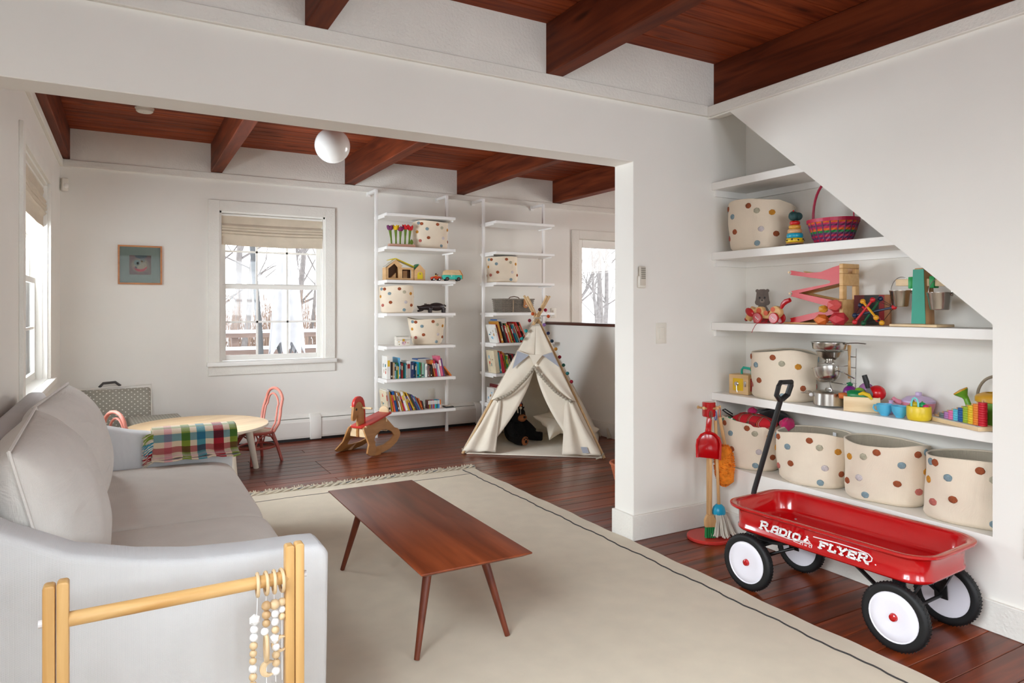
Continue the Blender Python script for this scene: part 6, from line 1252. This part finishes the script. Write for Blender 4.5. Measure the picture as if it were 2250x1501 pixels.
flat(2.55,6.45,SZ[5]+.1745,.14,.13,.012,'blue',4,'blue book lying flat on top of the thick white books'); 
A7=[('cream',.012,.205,7),('white',.030,.215,7),('yellow',.010,.20,10),('coral',.013,.17,12),('blue',.025,.205,12),('brown',.014,.20,14),('white',.011,.19,15),('ochre',.022,.19,16),('rose',.012,.15,17),('white',.026,.195,18),('yellow',.012,.19,19),('purple',.020,.15,21),('yellow',.012,.20,26),('orange',.011,.175,26),('dark green',.009,.175,26),('purple',.010,.17,27),('blue',.013,.17,27),('sky blue',.010,.155,27),('coral',.010,.14,24),('orange',.012,.12,20),('red',.010,.09,14),('dark green',.010,.085,14)]
x=row(A7,2.232,SZ[6],'in the leaning row, left bookcase bottom','books in the leaning row on the lowest shelf',.94)
x=max(x+.012,2.665)
for i,c in enumerate(('maroon','olive','purple','mauve','red','cyan','green','blue','sky blue','orange')):
    book(x,6.45,SZ[6],.0135,.085,.08,c,0,'small %s board book, %s in the little boxed set on the lowest shelf'%(c,ORD[i]),'small boxed board books',(.52,.95,'white') if i not in (9,) else (.05,.4,'white')); x+=.0142
pp=T('black_photo_frame','small black framed card lying flat at the end of the lowest shelf','frame',(2.855,6.43,SZ[6]),R(-5)); P('frame',G().box(-.01,.085,0,.1,0,.012),m_black,pp,bevel=.003); P('card',G().box(.004,.071,.014,.086,.012,.0128),m_page,pp)
B5=[('white',.020,.20,15),('coral',.014,.205,15),('maroon',.008,.20,15),('ochre',.020,.235,16),('brown',.013,.235,16),('black',.010,.23,17),('dark green',.014,.235,17),('silver',.007,.23,18),('red',.010,.20,18),('cream',.007,.19,19),('green',.010,.215,19),('orange',.013,.215,19),('lime',.010,.20,20),('olive',.009,.20,20),('red',.008,.22,21),('dark teal',.013,.19,21),('teal',.013,.20,22),('white',.008,.21,23),('silver',.007,.215,23),('ochre',.014,.22,24),('red',.010,.24,24),('red',.010,.24,24),('cream',.008,.24,24),('maroon',.010,.24,25),('black',.013,.24,25),('coral',.008,.24,25)]
row(B5,3.455,SZ[4],'on the fifth shelf behind the tepee','books on the fifth shelf behind the tepee',1.02)
B6=[('cream',.046,.245,8),('teal',.012,.225,9),('coral',.009,.235,9),('rose',.017,.205,10),('orange',.013,.235,11),('ochre',.017,.22,12),('green',.012,.18,12),('lime',.010,.19,13),('white',.013,.20,13),('red',.011,.19,14),('dark green',.010,.205,14),('black',.012,.20,14),('red',.014,.205,15),('maroon',.012,.205,16),('dark teal',.010,.20,17),('cream',.008,.20,17),('black',.014,.205,18)]
row(B6,3.445,SZ[5],'on the sixth shelf behind the tepee','books on the sixth shelf behind the tepee',1.02)
B7=[('white',.045,.165,0),('maroon',.012,.20,0),('white',.036,.15,0),('brown',.010,.145,0),('white',.022,.195,0),('teal',.012,.165,0),('grey',.018,.15,0),('tan',.02,.17,0)]
row(B7,3.418,SZ[6],'on the lowest shelf behind the tepee','books on the lowest shelf behind the tepee')
flat(3.44,6.42,SZ[4]+.2405,.11,.15,.012,'blue',0,'blue book lying flat above the leaning row behind the tepee')
# ------------------------------------------------------------ outside
m_snow=M('snow',rgb(236,240,246),.8,.02,2,bmp=.2,bscale=6,dist=.05)
def hill(a,b):
    x,y=-22+50*a,7.15+40*b; return (x,y,-.55+.10*math.sin(x*.7)+.08*math.sin(y*.9+x*.3)+max(0,(y-14))*.05)
ST('ground',G().grid(hill,40,34),m_snow,smooth=True)
ST('ground_2',G().grid(lambda a,b:(-.75-22*a,-8+20*b,-.55+.06*math.sin(b*20)-.0*a),20,20),m_snow,smooth=True)
m_bark=M('winter_bark',rgb(112,107,104),.9,.2,14,bmp=.5); m_twig=M('dry_brush',rgb(132,112,98),.9,.2,20)
def tree(loc,h,sd,r0=.09,where=''):
    r_=random.Random(sd); o=T('bare_tree','bare grey winter tree seen outside '+where,'tree',loc,0,'bare trees seen '+where); tr=G(); br=G()
    lean=Vector((r_.uniform(-.12,.12),r_.uniform(-.1,.1),1)); p=Vector((0,0,0)); pts=[p]; rad=[r0]
    for i in range(7): p=p+Vector((lean.x*h/7+r_.uniform(-.06,.06),lean.y*h/7,h/7)); pts.append(p); rad.append(r0*(1-.11*(i+1)))
    tr.tube(pts,rad,8)
    def limb(p,d,l,r,k):
        q=[p]; rr=[r]; c=p; dd=d
        for i in range(3): dd=(dd+Vector((r_.uniform(-.35,.35),r_.uniform(-.3,.3),r_.uniform(-.05,.3)))).normalized(); c=c+dd*l/3; q.append(c); rr.append(r*(1-.28*(i+1)))
        br.tube(q,rr,4,cap=False)
        if k>0:
            for i in range(3): limb(q[r_.choice((1,2,3))],(dd+Vector((r_.uniform(-1,1),r_.uniform(-.7,.7),r_.uniform(-.1,.7)))).normalized(),l*.62,r*.5,k-1)
    for i in range(9):
        j=r_.randint(2,6); limb(pts[j],Vector((r_.uniform(-1,1),r_.uniform(-.7,.7),r_.uniform(.35,1.))).normalized(),h*.28,rad[j]*.42,2)
    P('trunk',tr,m_bark,o,smooth=True); P('branches',br,m_bark,o)
for i,(x,y,h,r) in enumerate(((1.55,12.2,6,.06),(1.9,16.5,6.5,.09),(2.95,13.5,6.,.045),(3.6,17.5,7,.10),(2.5,19.5,7.5,.12),(4.4,20.5,8,.13),(1.0,14.5,6,.07),(8.25,11.0,6,.045),(9.4,12.6,6,.04),(10.2,13.8,6.5,.07),(11.7,15.4,7,.08),(12.1,17.2,7,.11),(9.3,13.9,6,.05),(-3.4,9.5,6,.1))): tree((x,y,-.6),h,20+i,r,'through the glazed door' if x>7 else 'through the left window' if x<0 else 'through the far window')
g=G(); r_=random.Random(6)
for i in range(2600):
    x,y=r_.uniform(-1,5),r_.uniform(12,16.5); h=r_.uniform(1.0,2.0); d=r_.uniform(-.25,.25)
    g.tube([(x,y,-.6),(x+d*.4,y,-.6+h*.6),(x+d,y+r_.uniform(-.1,.1),-.6+h+.35*(r_.random()<.4))],[.009,.007,.004],3,cap=False)
tag(P('dry_reeds',g,m_twig),'tall dry tan reeds growing beyond the deck rail outside','reeds',kind='stuff')
m_deck=wood('weathered_deck',rgb(100,84,76),rgb(126,106,96),0,.8,2,10)
rl=T('deck_railing','snow-topped wooden deck railing outside the far window','railing',(0,0,0))
for z in (.93,.70,.47): r1=P('rail',G().box(-2.2,4.6,9.98,10.02,z-.03,z+.03),m_deck,rl); P('snow_cap',G().box(-2.2,4.6,9.96,10.04,z+.03,z+.075),m_snow,r1,bevel=.02)
for x in (-1.9,-.3,1.3,2.9,4.4): P('post',G().box(x-.045,x+.045,10.02,10.11,-.4,1.0),m_deck,rl)
dk=T('deck','snow-dusted wooden deck outside the far window','deck',(0,0,0))
for i in range(19): P('deck_board',G().box(-2.2,4.6,7.1+i*.148,7.1+i*.148+.14,-.16,-.13),m_deck,dk)
P('snow_layer',G().grid(lambda a,b:(-2.2+6.8*a,7.25+2.7*b,-.115+.02*math.sin(a*17)*math.cos(b*9)),24,12),m_snow,dk,smooth=True)
um=T('patio_umbrella','closed white cantilever patio umbrella with grey mast outside the window','umbrella',(1.78,9.0,-.09)); m_umb=weave('umbrella_canvas',rgb(168,168,171),.9,80,.2); m_mast=M('grey_mast',rgb(76,78,80),.8)
def fold(a,b):
    th=2*math.pi*a; z=2.75-1.87*b; r=(.035+.155*b**.9)*(1+.22*math.cos(7*th)); zz=z-.09*math.cos(7*th)*(b>.97); return (r*math.cos(th),r*math.sin(th)*.8,zz)
P('folded_canopy',G().grid(fold,70,24,cu=True),m_umb,um,smooth=True,ang=80)
P('pole',G().cyl((0,0,.55),(0,0,2.8),.025),m_mast,um); 
for k in range(5): a=R(72*k); P('rib_end',G().cyl((.14*math.cos(a),.1*math.sin(a),.92),(.09*math.cos(a),.07*math.sin(a),.78),.010,n=6),m_mast,um)
P('mast',G().tube([(-.29,.0,.06),(-.33,.0,1.1),(-.41,.0,2.1),(-.47,0,3.0)],[.04,.037,.033,.03],12),m_mast,um,smooth=True); P('boom',G().cyl((-.47,0,2.95),(0,0,2.85),.022),m_mast,um); P('base',G().box(-.6,.1,-.35,.35,0,.06),m_mast,um)
